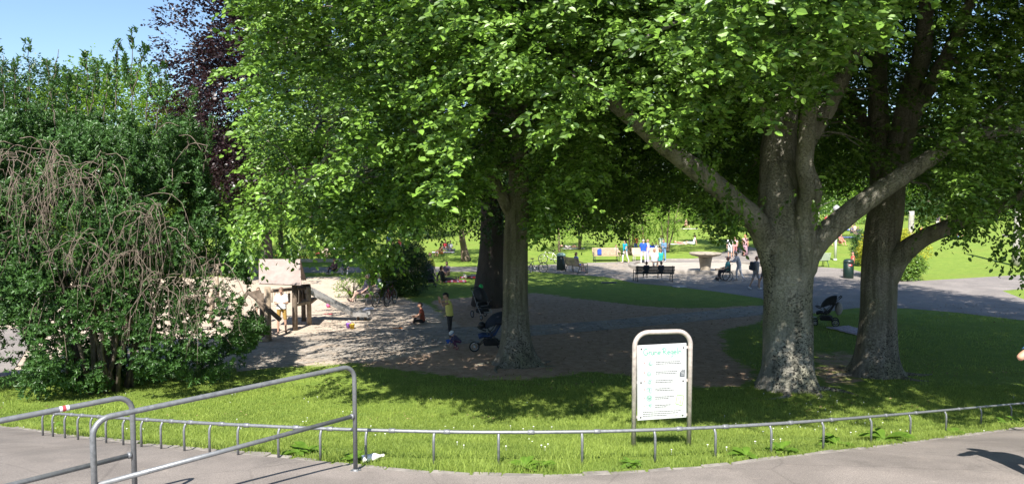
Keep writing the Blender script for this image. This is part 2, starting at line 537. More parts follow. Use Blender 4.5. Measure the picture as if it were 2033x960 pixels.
# ------------------------------------------------------------------ ground
def axis(segs):
    out = [segs[0][0]]
    for a, b, st in segs:
        n = max(1, int(round((b - a) / st)))
        out += list(a + (b - a) * (np.arange(1, n + 1)) / n)
    return np.array(out)
GX = axis([(-700, -120, 40), (-120, -36, 4), (-36, -16, .8), (-16, 20, .26), (20, 40, .8), (40, 120, 4), (120, 700, 40)])
GYY = axis([(-60, -6, 3), (-6, 6, .5), (6, 34, .24), (34, 60, .5), (60, 140, 2), (140, 880, 40)])
XX, YY = np.meshgrid(GX, GYY)
T3 = np.stack([XX.ravel(), YY.ravel(), gz(YY.ravel())], 1)
tpx, tpy = proj(T3)
front = T3[:, 1] > 4
SAND = [(-900, 556), (200, 552), (440, 549), (700, 548), (720, 570), (800, 592), (850, 605), (900, 640), (930, 660), (870, 700), (700, 722), (500, 730), (0, 742), (-900, 760)]
DIRT = [(850, 596), (1060, 580), (1180, 596), (1300, 609), (1400, 612), (1512, 604), (1512, 640), (1430, 655), (1440, 700), (1500, 745), (1480, 765), (1380, 770), (1270, 745), (1150, 735), (1080, 752), (950, 752), (850, 740), (700, 722), (640, 712), (800, 690), (880, 660), (880, 620)]
BARE1 = [(1600, 700), (1700, 690), (1760, 735), (1700, 770), (1600, 765)]
def soft(poly, rad=1):
    m = pip(tpx, tpy, poly) & front
    m = m.reshape(XX.shape).astype(float)
    for _ in range(rad):
        q = np.pad(m, 1, mode='edge')
        m = (q[:-2, 1:-1] + q[2:, 1:-1] + q[1:-1, :-2] + q[1:-1, 2:] + 2 * m) / 6
    return m.ravel()
# shift: mask value .5 at the edge, noise in the shader breaks the edge up
sand = soft(SAND, 9)
dirt = np.maximum(soft(DIRT, 7), soft(BARE1, 6) * .6)
n1 = vnoise(T3, 1.6, 5)
dirt = np.clip(dirt, 0, 1); sand = np.clip(sand, 0, 1)
ny, nx = XX.shape
ii = np.arange(ny - 1)[:, None] * nx + np.arange(nx - 1)[None]
Q = np.stack([ii, ii + 1, ii + nx + 1, ii + nx], -1).reshape(-1, 4)
T3b = T3.copy()
gnd = np_mesh('ground', T3b, Q, M['terrain'], smooth=True)
for nm, arr in (('dirt', dirt), ('sand', sand)):
    a = gnd.data.attributes.new(nm, 'FLOAT', 'POINT'); a.data.foreach_set('value', arr.astype(np.float32))
gnd['kind'] = 'structure'

def sheet(name, pts, m, dz=.006, cut=.3, ymax_cut=22, kind='structure'):
    """flat-lying sheet over the terrain, outline in world xy"""
    bm = bmesh.new()
    from mathutils.geometry import tessellate_polygon
    bvs = [bm.verts.new((x, y, 0)) for x, y in pts]
    for tri in tessellate_polygon([[Vector((x, y, 0)) for x, y in pts]]):
        try: bm.faces.new([bvs[i] for i in tri])
        except ValueError: pass
    y0 = min(p[1] for p in pts); y1 = max(p[1] for p in pts)
    ys = list(np.arange(math.floor(y0), min(y1, ymax_cut), cut)) + list(np.arange(max(22, math.floor(y0)) + .37, y1, 2))
    xs = list(np.arange(math.floor(min(p[0] for p in pts)) + .61, max(p[0] for p in pts), 2))
    for xc in xs:
        bmesh.ops.bisect_plane(bm, geom=bm.verts[:] + bm.edges[:] + bm.faces[:], plane_co=(xc, 0, 0), plane_no=(1, 0, 0), dist=1e-5)
    for yc in ys:
        if y0 < yc < y1:
            bmesh.ops.bisect_plane(bm, geom=bm.verts[:] + bm.edges[:] + bm.faces[:], plane_co=(0, yc, 0), plane_no=(0, 1, 0), dist=1e-5)
    for v in bm.verts: v.co.z = float(gz(v.co.y)) + dz
    bm.normal_update()
    for f in bm.faces:
        if f.normal.z < 0: f.normal_flip()
    me = bpy.data.meshes.new(name); bm.to_mesh(me); bm.free()
    me.materials.append(m)
    o = bpy.data.objects.new(name, me); col.objects.link(o); o['kind'] = kind
    return o
def gpoly(pp):
    return [tuple(G(x, y)[:2]) for x, y in pp]
# near path: bounded by the kerb line
KERB = [(-700, 800), (-300, 822), (-100, 838), (20, 850), (100, 861), (200, 874), (300, 886), (400, 895), (500, 905), (560, 910), (640, 920), (720, 929), (800, 937), (900, 943), (1000, 947), (1080, 949), (1155, 946), (1300, 937), (1430, 926), (1560, 910), (1640, 901), (1726, 891), (1800, 882), (1880, 871), (1960, 861), (2033, 851), (2200, 832), (2600, 800)]
kw = [G(x, y) for x, y in KERB]
kline = [Vector(p) for p in smooth_path([tuple(k) for k in kw], 6)]
near = [(p.x, p.y) for p in kline]
sheet('path', near + [(40, 12), (40, -20), (-40, -20), (-40, 12)], M['asphalt'], .012, .3)
# far paths and the plaza
PLAZA = [(1052, 538), (1135, 545), (1200, 549), (1262, 562), (1345, 569), (1425, 579), (1512, 592), (1540, 622), (1560, 632), (1612, 622), (1700, 611), (1800, 612), (1900, 620), (2033, 636), (2400, 668), (2400, 600), (2033, 594), (1990, 577), (2033, 573), (2300, 560), (2300, 534), (2033, 545), (1900, 553), (1830, 557), (1760, 553), (1690, 534), (1600, 528), (1560, 505), (1480, 488), (1435, 500), (1420, 508), (1340, 517), (1250, 519), (1180, 521), (1130, 523), (1040, 527)]
sheet('plaza_paving', gpoly(PLAZA), M['asphalt_far'], .006, 1, 22)
COB = [(1040, 530), (1130, 525), (1190, 523), (1260, 521), (1500, 522), (1515, 560), (1430, 566), (1400, 572), (1345, 568), (1262, 561), (1200, 548), (1135, 544), (1052, 537)]
sheet('plaza_cobbles', gpoly(COB), M['cobble'], .012, 1, 22)
STRIP = [(470, 682), (600, 664), (720, 656), (860, 650), (1050, 646), (1200, 636), (1350, 622), (1515, 606), (1545, 622), (1350, 641), (1200, 655), (1050, 667), (860, 690), (720, 708), (600, 722), (470, 738)]
strip_w = gpoly(STRIP)
sheet('cobbled_path', strip_w, M['cobble'], .008, 1, 30)
FARP = [(-900, 528), (430, 530), (700, 530), (960, 529), (1060, 526), (1060, 536), (960, 539), (700, 541), (430, 542), (-900, 544)]
sheet('far_path', gpoly(FARP), M['asphalt_far'], .006, 1, 22)
LEFTP = [(-500, 660), (-100, 655), (60, 652), (60, 680), (20, 745), (-60, 760), (-500, 790)]
sheet('side_path', gpoly(LEFTP), M['asphalt_far'], .016, 1, 22)
sheet('lawn_path', gpoly([(1990, 465), (2400, 464), (2400, 469), (1990, 470)]), M['asphalt_far'], .006, 1, 22)
sheet('lawn_path', gpoly([(1620, 470), (1720, 470), (1720, 473), (1620, 473)]), M['asphalt_far'], .006, 1, 22)

# kerb: row of worn flat stones along the near path, one structure
k = MB(); acc = 0; i = 0
seglen = [0]
for a, b in zip(kline, kline[1:]): seglen.append(seglen[-1] + (b - a).length)
def on_line(line, cum, s):
    i = int(np.searchsorted(cum, s)) - 1; i = max(0, min(i, len(line) - 2))
    t = (s - cum[i]) / max(cum[i + 1] - cum[i], 1e-6)
    return line[i].lerp(line[i + 1], t), (line[i + 1] - line[i]).normalized()
s = 6.0
rk = random.Random(3)
while s < seglen[-1] - 2:
    L = rk.uniform(.22, .5)
    p, t = on_line(kline, seglen, s + L / 2)
    nn = Vector((-t.y, t.x, 0)).normalized()
    wd = rk.uniform(.07, .13)
    h = rk.uniform(-.012, .010)
    c = p + nn * (wd / 2 + rk.uniform(-.015, .01))
    ang = math.atan2(t.y, t.x) + rk.uniform(-.05, .05)
    slope = math.atan2(t.z, math.hypot(t.x, t.y))
    R = Matrix.Rotation(ang, 3, 'Z') @ Matrix.Rotation(-slope, 3, 'Y') @ Matrix.Rotation(rk.uniform(-.05, .05), 3, 'X')
    b0 = len(k.v)
    k.box((c.x, c.y, ground(c.x, c.y) + h - .04), (L - rk.uniform(.01, .04), wd, .11), R)
    for q in range(b0, len(k.v)):
        v = k.v[q]; k.v[q] = (v[0] + rk.uniform(-.012, .012), v[1] + rk.uniform(-.012, .012), v[2] + rk.uniform(-.006, .006))
    s += L
ko = k.build('kerb', M['stone']); ko['kind'] = 'structure'
bv = ko.modifiers.new('b', 'BEVEL'); bv.width = .012; bv.segments = 2

# ------------------------------------------------------------------ grass
def grass_points(n, y0, y1, rng, xpad=1.0):
    y = np.sqrt(rng.uniform(y0 * y0, y1 * y1, n))
    x = rng.uniform(-1, 1, n) * (y * .72 + xpad)
    return x, y
nearp = np.array([(p.x, p.y) for p in kline])
kx = nearp[:, 0]; ky = nearp[:, 1]; so = np.argsort(kx)
def grass_ok(x, y, rng):
    X = np.stack([x, y, gz(y)], 1); a, b = proj(X)
    yk = np.interp(x, kx[so], ky[so])
    ok = (y > yk + .03 + rng.random(len(x)) * .08)
    nn = vnoise(X, .5, 9) * .6 + vnoise(X, 1.7, 10) * .4
    ja = a + (nn - .5) * 60; jb = b + (nn - .5) * 26
    ok &= ~pip(ja, jb, DIRT) & ~pip(ja, jb, SAND) & ~pip(ja, jb, BARE1)
    ok &= ~pip(a, b, STRIP) & ~pip(a, b, PLAZA) & ~pip(a, b, LEFTP) & ~pip(a, b, FARP)
    return ok, X, nn
def blades(X, h, wd, rng, lean=.35, seg2=True):
    N = len(X)
    az = rng.uniform(0, 2 * PI, N); ln = rng.uniform(.05, lean, N)
    dx = np.stack([np.cos(az), np.sin(az), np.zeros(N)], 1)
    fx = rng.uniform(0, 2 * PI, N); w_ = np.stack([np.cos(fx), np.sin(fx), np.zeros(N)], 1) * wd[:, None] / 2
    up = np.array([0, 0, 1.0])
    mid = X + up * (h * .55)[:, None] + dx * (h * ln * .35)[:, None]
    tip = X + up * (h * .95)[:, None] + dx * (h * ln * 1.1)[:, None]
    V = np.stack([X - w_, X + w_, mid + w_ * .75, mid - w_ * .75, tip + w_ * .12, tip - w_ * .12], 1)
    q = np.array([[0, 1, 2, 3], [3, 2, 4, 5]])
    Q = (q[None] + (np.arange(N) * 6)[:, None, None]).reshape(-1, 4)
    return V.reshape(-1, 3), Q
rg = np.random.default_rng(21)
gp = []
for (y0, y1, n, h, wd) in ((6.5, 12, 190000, .050, .006), (12, 18, 130000, .055, .009), (18, 30, 60000, .05, .016)):
    x, y = grass_points(n, y0, y1, rg)
    ok, X, nn = grass_ok(x, y, rg)
    X = X[ok]; nn = nn[ok]
    N = len(X)
    hh = h * rg.uniform(.45, 1.3, N) * (.6 + .8 * nn)
    # longer uncut grass along the kerb and fence
    yk = np.interp(X[:, 0], kx[so], ky[so]); edge = np.exp(-((X[:, 1] - yk) / .45) ** 2)
    hh *= 1 + .8 * edge * (nn > .5)
    V, Q = blades(X, hh, wd * rg.uniform(.7, 1.3, N), rg, .8)
    r = np.clip(nn * .9 + rg.normal(0, .18, N), 0, 1)
    gp.append((V, Q, np.repeat(r, 6)))
V, Q, R = merge(gp)
go = np_mesh('grass', V, Q, M['grass'], rnd=R); tag(go, 'short mown grass blades on the slope behind the low fence', 'grass', kind='stuff')

# daisies in the lawn
dm = MB()
x, y = grass_points(900, 8, 17, rg)
ok, X, nn = grass_ok(x, y, rg)
sel = X[ok & (vnoise(np.stack([x, y, y * 0], 1), 1.5, 30) > .52)][:120]
for p in sel:
    r = rk.uniform(.009, .015); z = rk.uniform(.035, .06)
    dm.lathe([(0.002, 0), (r, .003), (r * .9, .006), (.002, .008)], (p[0], p[1], p[2] + z), 7)
    dm.tube([(p[0], p[1], p[2]), (p[0], p[1], p[2] + z)], .0015, 3, False)
do = dm.build('daisies', mat((.78, .78, .74), .6)); tag(do, 'small white daisies scattered through the sunny grass', 'daisies', kind='stuff')

# dry leaves and litter under the beeches
x, y = grass_points(5000, 14, 34, rg)
X = np.stack([x, y, gz(y) + .012], 1); a, b = proj(X)
ok = pip(a, b, DIRT) | ((vnoise(X, 2, 40) > .6) & (x > -3)) | (rg.random(len(x)) < .12)
X = X[ok][:2200]; N = len(X)
V, Q, kk = leaves(X, rg.normal(0, 1, (N, 3)) * [1, 1, .15], np.tile([0, 0, 1.0], (N, 1)) + rg.normal(0, .25, (N, 3)), rg.uniform(.04, .09, N), rg.uniform(.03, .05, N))
M['litter'] = leafmat('dry_leaf', (.12, .075, .04), (.30, .21, .12), (.2, .12, .05), .15, .8, .2)
lo = np_mesh('leaf_litter', V, Q, M['litter'], rnd=np.repeat(rg.random(N), kk)); tag(lo, 'dry brown leaves lying on the bare soil under the beeches', 'leaf litter', kind='stuff')

# ------------------------------------------------------------------ trees
def limb(mb, pts, seg=12, jitter=0.0, n=6):
    """pts: (px, py, depth, width in photo pixels) -> tapered limb; returns world nodes"""
    q = smooth_path([(px, py, d, wd) for px, py, d, wd in pts], n)
    W = []; R = []
    for px, py, d, wd in q:
        W.append(P(px, py, d)); R.append(max(.012, wd * d / FPX / 2))
    wob = random.Random(int(pts[0][0]) + len(pts))
    W = [p + Vector((wob.uniform(-1, 1), wob.uniform(-1, 1), 0)) * r * jitter for p, r in zip(W, R)]
    R = [r * wob.uniform(.96, 1.05) for r in R]
    mb.tube(W, R, seg)
    return W, R
def organic_trunk(mb, nodes, radii, flare=1.6, roots=6, seed=1, seg=36, fl_h=.9, lobes=.06, rootang=None):
    """ribbed trunk with root flare; nodes world points from the ground up"""
    rn = random.Random(seed)
    pts = smooth_path([(*p, r) for p, r in zip(nodes, radii)], 10)
    ph = [rn.uniform(0, 2 * PI) for _ in range(6)]
    ra = rootang or sorted(rn.uniform(0, 2 * PI) for _ in range(roots))
    rw = [rn.uniform(.5, 1.2) for _ in ra]
    z0 = pts[0][2]
    vs = []
    for q in pts:
        c = Vector(q[:3]); r = q[3]; h = max(0, c.z - z0)
        e = math.exp(-h / (fl_h * .42))
        for k in range(seg):
            a = 2 * PI * k / seg
            m = 1 + lobes * (math.sin(2 * a + ph[0] + h * .3) * .6 + math.sin(3 * a + ph[1] - h * .2) * .5 + math.sin(5 * a + ph[2]) * .3) + .02 * math.sin(9 * a + ph[3] + h)
            root = sum(w_ * max(0, math.cos((a - b))) ** 12 for b, w_ in zip(ra, rw))
            m += e * (flare - 1) * (.35 + .75 * root)
            m += .03 * math.sin(h * 3.1 + a * 2 + ph[4]) * (.5 + .5 * math.sin(h * 1.3))
            vs.append(c + Vector((math.cos(a), math.sin(a), 0)) * r * m - Vector((0, 0, .06 * e)))
    n = len(pts)
    fs = [(i * seg + k, i * seg + (k + 1) % seg, (i + 1) * seg + (k + 1) % seg, (i + 1) * seg + k) for i in range(n - 1) for k in range(seg)]
    fs.append(tuple((n - 1) * seg + k for k in range(seg)))
    mb.add(vs, fs, True)
    # surface roots
    b = Vector(nodes[0])
    for a, w_ in zip(ra, rw):
        if w_ < .75: continue
        L = radii[0] * rn.uniform(1.4, 2.6); pr = []; rr = []
        for i in range(8):
            t = i / 7; aa = a + math.sin(t * 3 + ph[5]) * .25
            x = b.x + math.cos(aa) * (radii[0] * 1.0 + L * t); y = b.y + math.sin(aa) * (radii[0] * 1.0 + L * t)
            r_ = radii[0] * .20 * (1 - t) ** .8 + .01
            pr.append((x, y, ground(x, y) - r_ * .25 + .03 * (1 - t))); rr.append(r_)
        mb.tube(pr, rr, 8)
def shift(mb, loc):
    mb.v = [(v[0] - loc[0], v[1] - loc[1], v[2] - loc[2]) for v in mb.v]
def interp_poly(x, pts):
    a = np.array(pts, float); return np.interp(x, a[:, 0], a[:, 1])

# lower edge of the foliage of the near trees, as seen
LOW = [(-400, 380), (430, 480), (470, 500), (520, 490), (560, 482), (640, 485), (668, 498), (690, 525), (735, 530), (760, 500), (800, 480), (840, 470), (870, 455), (930, 440), (990, 375), (1052, 375), (1058, 500), (1080, 495), (1110, 470), (1150, 425), (1168, 485), (1200, 480), (1240, 500), (1265, 460), (1300, 425), (1330, 450), (1365, 415), (1400, 440), (1420, 480), (1445, 510), (1470, 470), (1500, 430), (1620, 420), (1640, 410), (1660, 405), (1720, 395), (1800, 395), (1830, 405), (1860, 415), (1885, 480), (1915, 485), (1945, 470), (1965, 410), (1990, 410), (2010, 470), (2033, 500), (2100, 490), (2500, 420)]
# lower edge of the sunlit sprays in front of the trunks
FRONT = [(-400, 300), (430, 480), (470, 500), (520, 490), (560, 482), (640, 485), (668, 498), (690, 525), (735, 530), (760, 500), (800, 480), (850, 440), (900, 440), (925, 400), (960, 330), (990, 235), (1060, 230), (1080, 280), (1120, 340), (1170, 320), (1200, 250), (1235, 225), (1270, 225), (1300, 270), (1340, 330), (1400, 320), (1440, 280), (1500, 290), (1570, 250), (1600, 215), (1640, 225), (1670, 180), (1720, 120), (1770, 70), (1800, 30), (1840, -40), (2500, -60)]
BUNCH = [(1190, 80), (1330, 40), (1420, -20), (1480, -110), (1790, -110), (1800, 60), (1720, 140), (1650, 200), (1600, 240), (1480, 270), (1370, 250), (1300, 280), (1220, 240)]
def crown(parent, cx, cy, zc, R, csun, seed, dens, leaf, mkey, zlow, depth_fine=5.0, pxmin=None, voidn=.47, nl=16, Ls=.62, dback=.35, coarse_leaf=.20, lowcut=True, tr=None, up_keep=.05, up_s0=0.0, vis_s0=0.0, bunch=None, droops=()):
    rng = np.random.default_rng(seed)
    vol = 8 * R[0] * R[1] * R[2]
    n = int(vol * dens)
    u = rng.uniform(-1, 1, (n, 3))
    X = u * np.array(R) + np.array([cx, cy, zc])
    below = u[:, 2] < 0
    e = u[:, 0] ** 2 + u[:, 1] ** 2 + np.where(below, np.abs(u[:, 2]) ** 3.5, u[:, 2] ** 2)
    e = e + (vnoise(X, 2.2, seed + 1) - .5) * .35
    ns = (vnoise(X, 1.5, seed + 2) - .5)
    sdist = X[:, 1] + .87 * X[:, 2] - csun - ns * 2.6          # distance behind the sun-facing surface
    px, py = proj(X)
    visq = (py > -110) & (px > -250) & (px < 2300)
    inb = pip(px, py, bunch) & (X[:, 1] < 12.5) if bunch is not None else np.zeros(n, bool)
    s0 = np.where(visq, np.where(inb, -1.5, vis_s0), up_s0)
    ok = (e < 1) & (sdist > s0) & (X[:, 2] > zlow + ns * 1.2) & (X[:, 1] > np.where(visq, 8.4, 6.5))
    jj = (vnoise(X, .9, seed + 3) - .5) * 44 + rng.normal(0, 8, n)
    if lowcut:
        tdep = tr if tr is not None else cy
        lim = np.where(X[:, 1] < tdep + .2, interp_poly(px, FRONT), interp_poly(px, LOW))
        limb_zone = (px > 1190) & (px < 1860)
        lim = np.where((~limb_zone) & (X[:, 1] >= 13.5) & ~((px > 985) & (px < 1060)), interp_poly(px, LOW), lim)
        ok &= py < lim - 40 + jj
    if pxmin is not None:
        edge = np.interp(py, pxmin[1], pxmin[0])
        ok &= px > edge + jj * 1.1
    cl = vnoise(X * [1, 1, 2.0], .8, seed + 4) * .5 + vnoise(X * [1, 1, 1.5], 1.8, seed + 5) * .5
    ok &= cl > voidn + .06 - .05 * (sdist > 2.2) - .03 * (sdist > 5)
    vis = (py > -110) & (px > -250) & (px < 2300)
    inner = sdist > depth_fine
    keep = rng.random(n) < np.where(vis, np.where(inner, dback, 1.0), .16)
    hole = (vnoise(X * [1, .75, .66], 1.5, seed + 7) < .55) & (X[:, 0] < 8.5) & ~vis  # gaps put in the unseen upper leaves to let sun dapples through
    ok &= keep & ~(hole & (rng.random(n) < .93))
    out = np.stack([X[:, 0] - cx, X[:, 1] - cy, np.zeros(n)], 1)
    out = nrm(out) + rng.normal(0, .45, (n, 3)) * [1, 1, .35] + np.array([-SUNV[0] * 0, -.25, -.05])
    parts = []
    loc = np.array(parent.location)
    f = ok & vis
    V, Q, r = spray_leaves(X[f] - loc, out[f], nl, Ls, leaf, rng)
    parts.append((V, Q, r))
    for (x0, y0, x1, y1, dd, nn_, wd_) in droops:       # hanging branch ends
        q = rng.random(nn_) ** .8
        A = np.array(P(x0, y0, dd)); B = np.array(P(x1, y1, dd))
        pp = A + (B - A) * q[:, None] + rng.normal(0, 1, (nn_, 3)) * [wd_ * dd / FPX, .35, .12] * (1.15 - q[:, None] * .6)
        V, Q, r = spray_leaves(pp - loc, np.tile([(B - A)[0] * .6, -.2, -.55], (nn_, 1)) + rng.normal(0, .5, (nn_, 3)), 12, .42, leaf * .95, rng, droop=.6)
        parts.append((V, Q, r))
    f = ok & ~vis  # unseen upper leaves, shaped to throw shade on the canopy and ground
    V, Q, r = spray_leaves(X[f] - loc, out[f], nl, Ls * 2.0, coarse_leaf, rng, fine=False)
    parts.append((V, Q, r))
    V, Q, r = merge(parts)
    o = np_mesh('crown', V, Q, M[mkey], parent, r)
    print('crown', parent.name, len(V), 'sprays', int((ok & vis).sum()), int((ok & ~vis).sum()))
    return X[ok & vis], X[ok & ~vis]
def twigs_to(mb, src, targets, rng, r0=.05, sag=.12, seg=5):
    """thin branches from limb nodes out to foliage points"""
    for t in targets:
        t = Vector(t)
        s = min(src, key=lambda p: (p - t).length + abs(p.z - t.z) * .5 + (4 if p.z > t.z + 1 else 0))
        L = (t - s).length
        if L < .6 or L > 4.5: continue
        pts = []; rr = []
        for i in range(8):
            a = i / 7
            p = s.lerp(t, a); p.z += math.sin(a * PI) * L * sag
            p += Vector((rng.uniform(-1, 1), rng.uniform(-1, 1), rng.uniform(-1, 1))) * .035 * L * math.sin(a * PI)
            pts.append(p); rr.append(r0 * min(1.4, L / 3) * (1 - a) ** .7 + .006)
        mb.tube(pts, rr, seg)

# --- the big forked beech on the right
b3 = G(1560, 768); d3 = b3.y
t3 = thing('beech_tree', 'big forked beech right of the white sign, bark full of dark flecks', 'tree', b3)
mb = MB()
def PX(px, py, d): return tuple(P(px, py, d))
organic_trunk(mb, [b3, PX(1562, 700, d3), PX(1562, 600, d3), PX(1563, 520, d3), PX(1558, 455, d3), PX(1550, 390, d3 + .1), PX(1546, 320, d3 + .2)],
              [.56, .545, .54, .57, .52, .43, .34], 1.55, 7, 3, rootang=[.4, 1.3, 2.3, 3.3, 4.15, 4.9, 5.6])
limbs3 = []
def L3(pts, **k):
    W, R = limb(mb, pts, 14, .03, **k); limbs3.extend(W)
L3([(1562, 590, d3, 50), (1545, 535, d3 - .05, 58), (1528, 492, d3 - .1, 52), (1500, 440, d3 - .4, 46), (1450, 392, d3 - .8, 42), (1400, 350, d3 - 1.2, 40), (1330, 298, d3 - 1.8, 35), (1255, 238, d3 - 2.4, 30), (1190, 180, d3 - 3, 25), (1110, 110, d3 - 3.6, 20), (1030, 40, d3 - 4, 14)])
L3([(1560, 560, d3, 84), (1552, 470, d3 + .1, 82), (1545, 400, d3 + .2, 76), (1545, 320, d3 + .3, 70), (1550, 240, d3 + .4, 64), (1560, 120, d3 + .6, 56), (1575, -60, d3 + .8, 48), (1590, -300, d3 + 1, 34), (1580, -520, d3 + 1.2, 18)])
L3([(1575, 590, d3 - .1, 50), (1584, 530, d3 - .2, 56), (1594, 470, d3 - .35, 50), (1602, 420, d3 - .5, 44), (1610, 378, d3 - .6, 42), (1598, 330, d3 - .6, 34), (1601, 280, d3 - .7, 33), (1610, 200, d3 - .9, 30), (1640, 90, d3 - 1.3, 28), (1690, 0, d3 - 1.8, 24), (1740, -120, d3 - 2.4, 16)])
L3([(1560, 600, d3, 44), (1585, 545, d3 - .05, 56), (1614, 490, d3 - .15, 50), (1660, 445, d3 - .4, 44), (1720, 398, d3 - .8, 40), (1790, 350, d3 - 1.2, 36), (1850, 312, d3 - 1.5, 32), (1910, 272, d3 - 1.8, 28), (1970, 262, d3 - 2.1, 24), (2040, 254, d3 - 2.4, 20), (2160, 240, d3 - 2.8, 13)])
L3([(1880, 290, d3 - 1.7, 20), (1910, 262, d3 - 1.8, 14), (1950, 238, d3 - 2, 9), (2000, 200, d3 - 2.3, 5)])
L3([(1575, 320, d3 + .3, 40), (1640, 220, d3 + .5, 34), (1690, 120, d3 + .5, 30), (1760, 20, d3 + .4, 24), (1850, -90, d3, 14)])
L3([(1650, 100, d3 - 1.2, 22), (1665, 60, d3 - 2.2, 30), (1650, 10, d3 - 3.5, 26), (1600, -60, d3 - 5, 18), (1540, -120, d3 - 6.5, 10)])
L3([(1610, 190, d3 - .9, 22), (1560, 150, d3 - 2.2, 20), (1500, 110, d3 - 4, 16), (1450, 60, d3 - 6, 12)])
L3([(1545, 250, d3, 34), (1480, 140, d3 - 1, 28), (1400, 20, d3 - 2.5, 22), (1300, -120, d3 - 4, 14)])
vis, up = crown(t3, 5.6, d3 + .2, 10.5, (9.5, 13.5, 9.0), 14.15, 101, 46, .115, 'beech', 3.4, depth_fine=3.5, tr=d3, voidn=.47, up_keep=.14, vis_s0=1.2, dback=.2, bunch=BUNCH, droops=[(1440, 360, 1448, 464, 16, 27, 22), (1405, 360, 1395, 406, 17, 13, 22), (1310, 350, 1325, 396, 18, 13, 25), (1172, 350, 1178, 446, 19, 22, 16), (1250, 360, 1258, 456, 22, 22, 20), (1610, 360, 1618, 396, 15, 6, 14), (1395, 260, 1405, 326, 15, 10, 30)])
rr_ = random.Random(5)
twigs_to(mb, limbs3, [tuple(vis[i]) for i in RNG.integers(0, len(vis), 90)], rr_, .045)
twigs_to(mb, limbs3, [tuple(up[i]) for i in RNG.integers(0, len(up), 50)], rr_, .07)
shift(mb, b3); mb.build('trunk', M['bark_fleck'], t3)

# --- the second beech further right
b4 = G(1738, 743); d4 = b4.y
t4 = thing('beech_tree', 'smooth grey beech at the far right with a long low limb', 'tree', b4)
mb = MB(); limbs4 = []
def L4(pts, **k):
    W, R = limb(mb, pts, 12, .03, **k); limbs4.extend(W)
organic_trunk(mb, [b4, PX(1740, 690, d4), PX(1744, 600, d4), PX(1748, 510, d4), PX(1758, 430, d4), PX(1768, 360, d4)],
              [.49, .45, .44, .43, .44, .36], 1.7, 6, 9, rootang=[.1, 1.2, 2.4, 3.5, 4.5, 5.6])
L4([(1752, 460, d4, 60), (1762, 390, d4, 58), (1775, 330, d4, 48), (1795, 250, d4, 46), (1808, 180, d4, 40), (1830, 110, d4 - .2, 34), (1838, 20, d4 - .4, 28), (1845, -120, d4 - .5, 22), (1850, -350, d4, 12)])
L4([(1805, 240, d4, 30), (1850, 165, d4 - .4, 28), (1890, 90, d4 - .8, 24), (1920, 20, d4 - 1.2, 20), (1960, -80, d4 - 2, 14)])
L4([(1752, 450, d4, 50), (1754, 390, d4 + .1, 48), (1748, 300, d4 + .4, 40), (1742, 180, d4 + .7, 36), (1745, 60, d4 + 1, 32), (1740, -100, d4 + 1.2, 24), (1735, -300, d4 + 1.4, 12)])
L4([(1744, 610, d4, 24), (1760, 560, d4 - .1, 40), (1788, 508, d4 - .4, 40), (1830, 474, d4 - .8, 36), (1880, 452, d4 - 1.2, 32), (1930, 432, d4 - 1.5, 27), (1970, 418, d4 - 1.7, 22), (2008, 400, d4 - 1.9, 17), (2060, 350, d4 - 2.2, 9)])
L4([(1845, 160, d4 - .3, 16), (1900, 120, d4 - .8, 14), (1960, 118, d4 - 1.2, 11), (2040, 100, d4 - 1.6, 8)])
L4([(1745, 330, d4 + .4, 22), (1710, 230, d4 + 1.2, 18), (1668, 150, d4 + 2, 12)])
vis, up = crown(t4, 11.5, d4 + 1, 10.5, (10, 14.5, 9.0), 13.9, 202, 40, .11, 'beech', 3.2, depth_fine=3.5, tr=d4, dback=.25, voidn=.475, up_keep=.16, vis_s0=1.3, droops=[(1890, 390, 1900, 461, 16, 27, 26), (1940, 390, 1935, 436, 17, 13, 20), (2015, 380, 2022, 496, 15, 36, 22), (1850, 360, 1840, 396, 17, 13, 26), (1660, 340, 1668, 376, 20, 10, 20), (2045, 390, 2050, 516, 15, 27, 22)])
twigs_to(mb, limbs4, [tuple(vis[i]) for i in RNG.integers(0, len(vis), 80)], rr_, .04)
twigs_to(mb, limbs4, [tuple(up[i]) for i in RNG.integers(0, len(up), 40)], rr_, .06)
shift(mb, b4); mb.build('trunk', M['bark'], t4)

# --- the slim beech in the middle
b1 = G(1026, 722); d1 = b1.y
t1 = thing('beech_tree', 'slim straight beech left of the sign with the blue pushchair behind it', 'tree', b1)
mb = MB(); limbs1 = []
def L1(pts, **k):
    W, R = limb(mb, pts, 12, .03, **k); limbs1.extend(W)
organic_trunk(mb, [b1, PX(1024, 660, d1), PX(1024, 560, d1), PX(1025, 470, d1), PX(1028, 410, d1), PX(1030, 340, d1), PX(1032, 180, d1), PX(1036, 0, d1), PX(1040, -300, d1)],
              [.40, .375, .36, .345, .33, .27, .23, .19, .10], 2.1, 7, 17, lobes=.035, rootang=[.2, 1.1, 2.2, 3.2, 4.1, 5.0, 5.8])
limbs1.extend([Vector(PX(1032, y, d1)) for y in (330, 240, 150, 60, -50, -200)])
L1([(1020, 440, d1, 26), (1000, 395, d1 - .2, 24), (960, 330, d1 - .8, 18), (900, 290, d1 - 1.8, 13), (820, 260, d1 - 3, 8)])
L1([(1032, 230, d1, 24), (960, 180, d1 - 1.5, 20), (880, 120, d1 - 3.5, 16), (810, 90, d1 - 5, 12), (740, 60, d1 - 6, 8)])
L1([(1032, 200, d1, 26), (940, 240, d1 - 1.5, 20), (840, 215, d1 - 4, 15), (800, 120, d1 - 5.5, 12)])
L1([(1032, 150, d1, 22), (900, 40, d1 - 1, 18), (760, -20, d1 - 2, 14), (600, -40, d1 - 3.4, 9)])
L1([(1032, 330, d1, 20), (860, 330, d1 - 2, 16), (700, 350, d1 - 4.5, 11), (590, 380, d1 - 6, 7)])
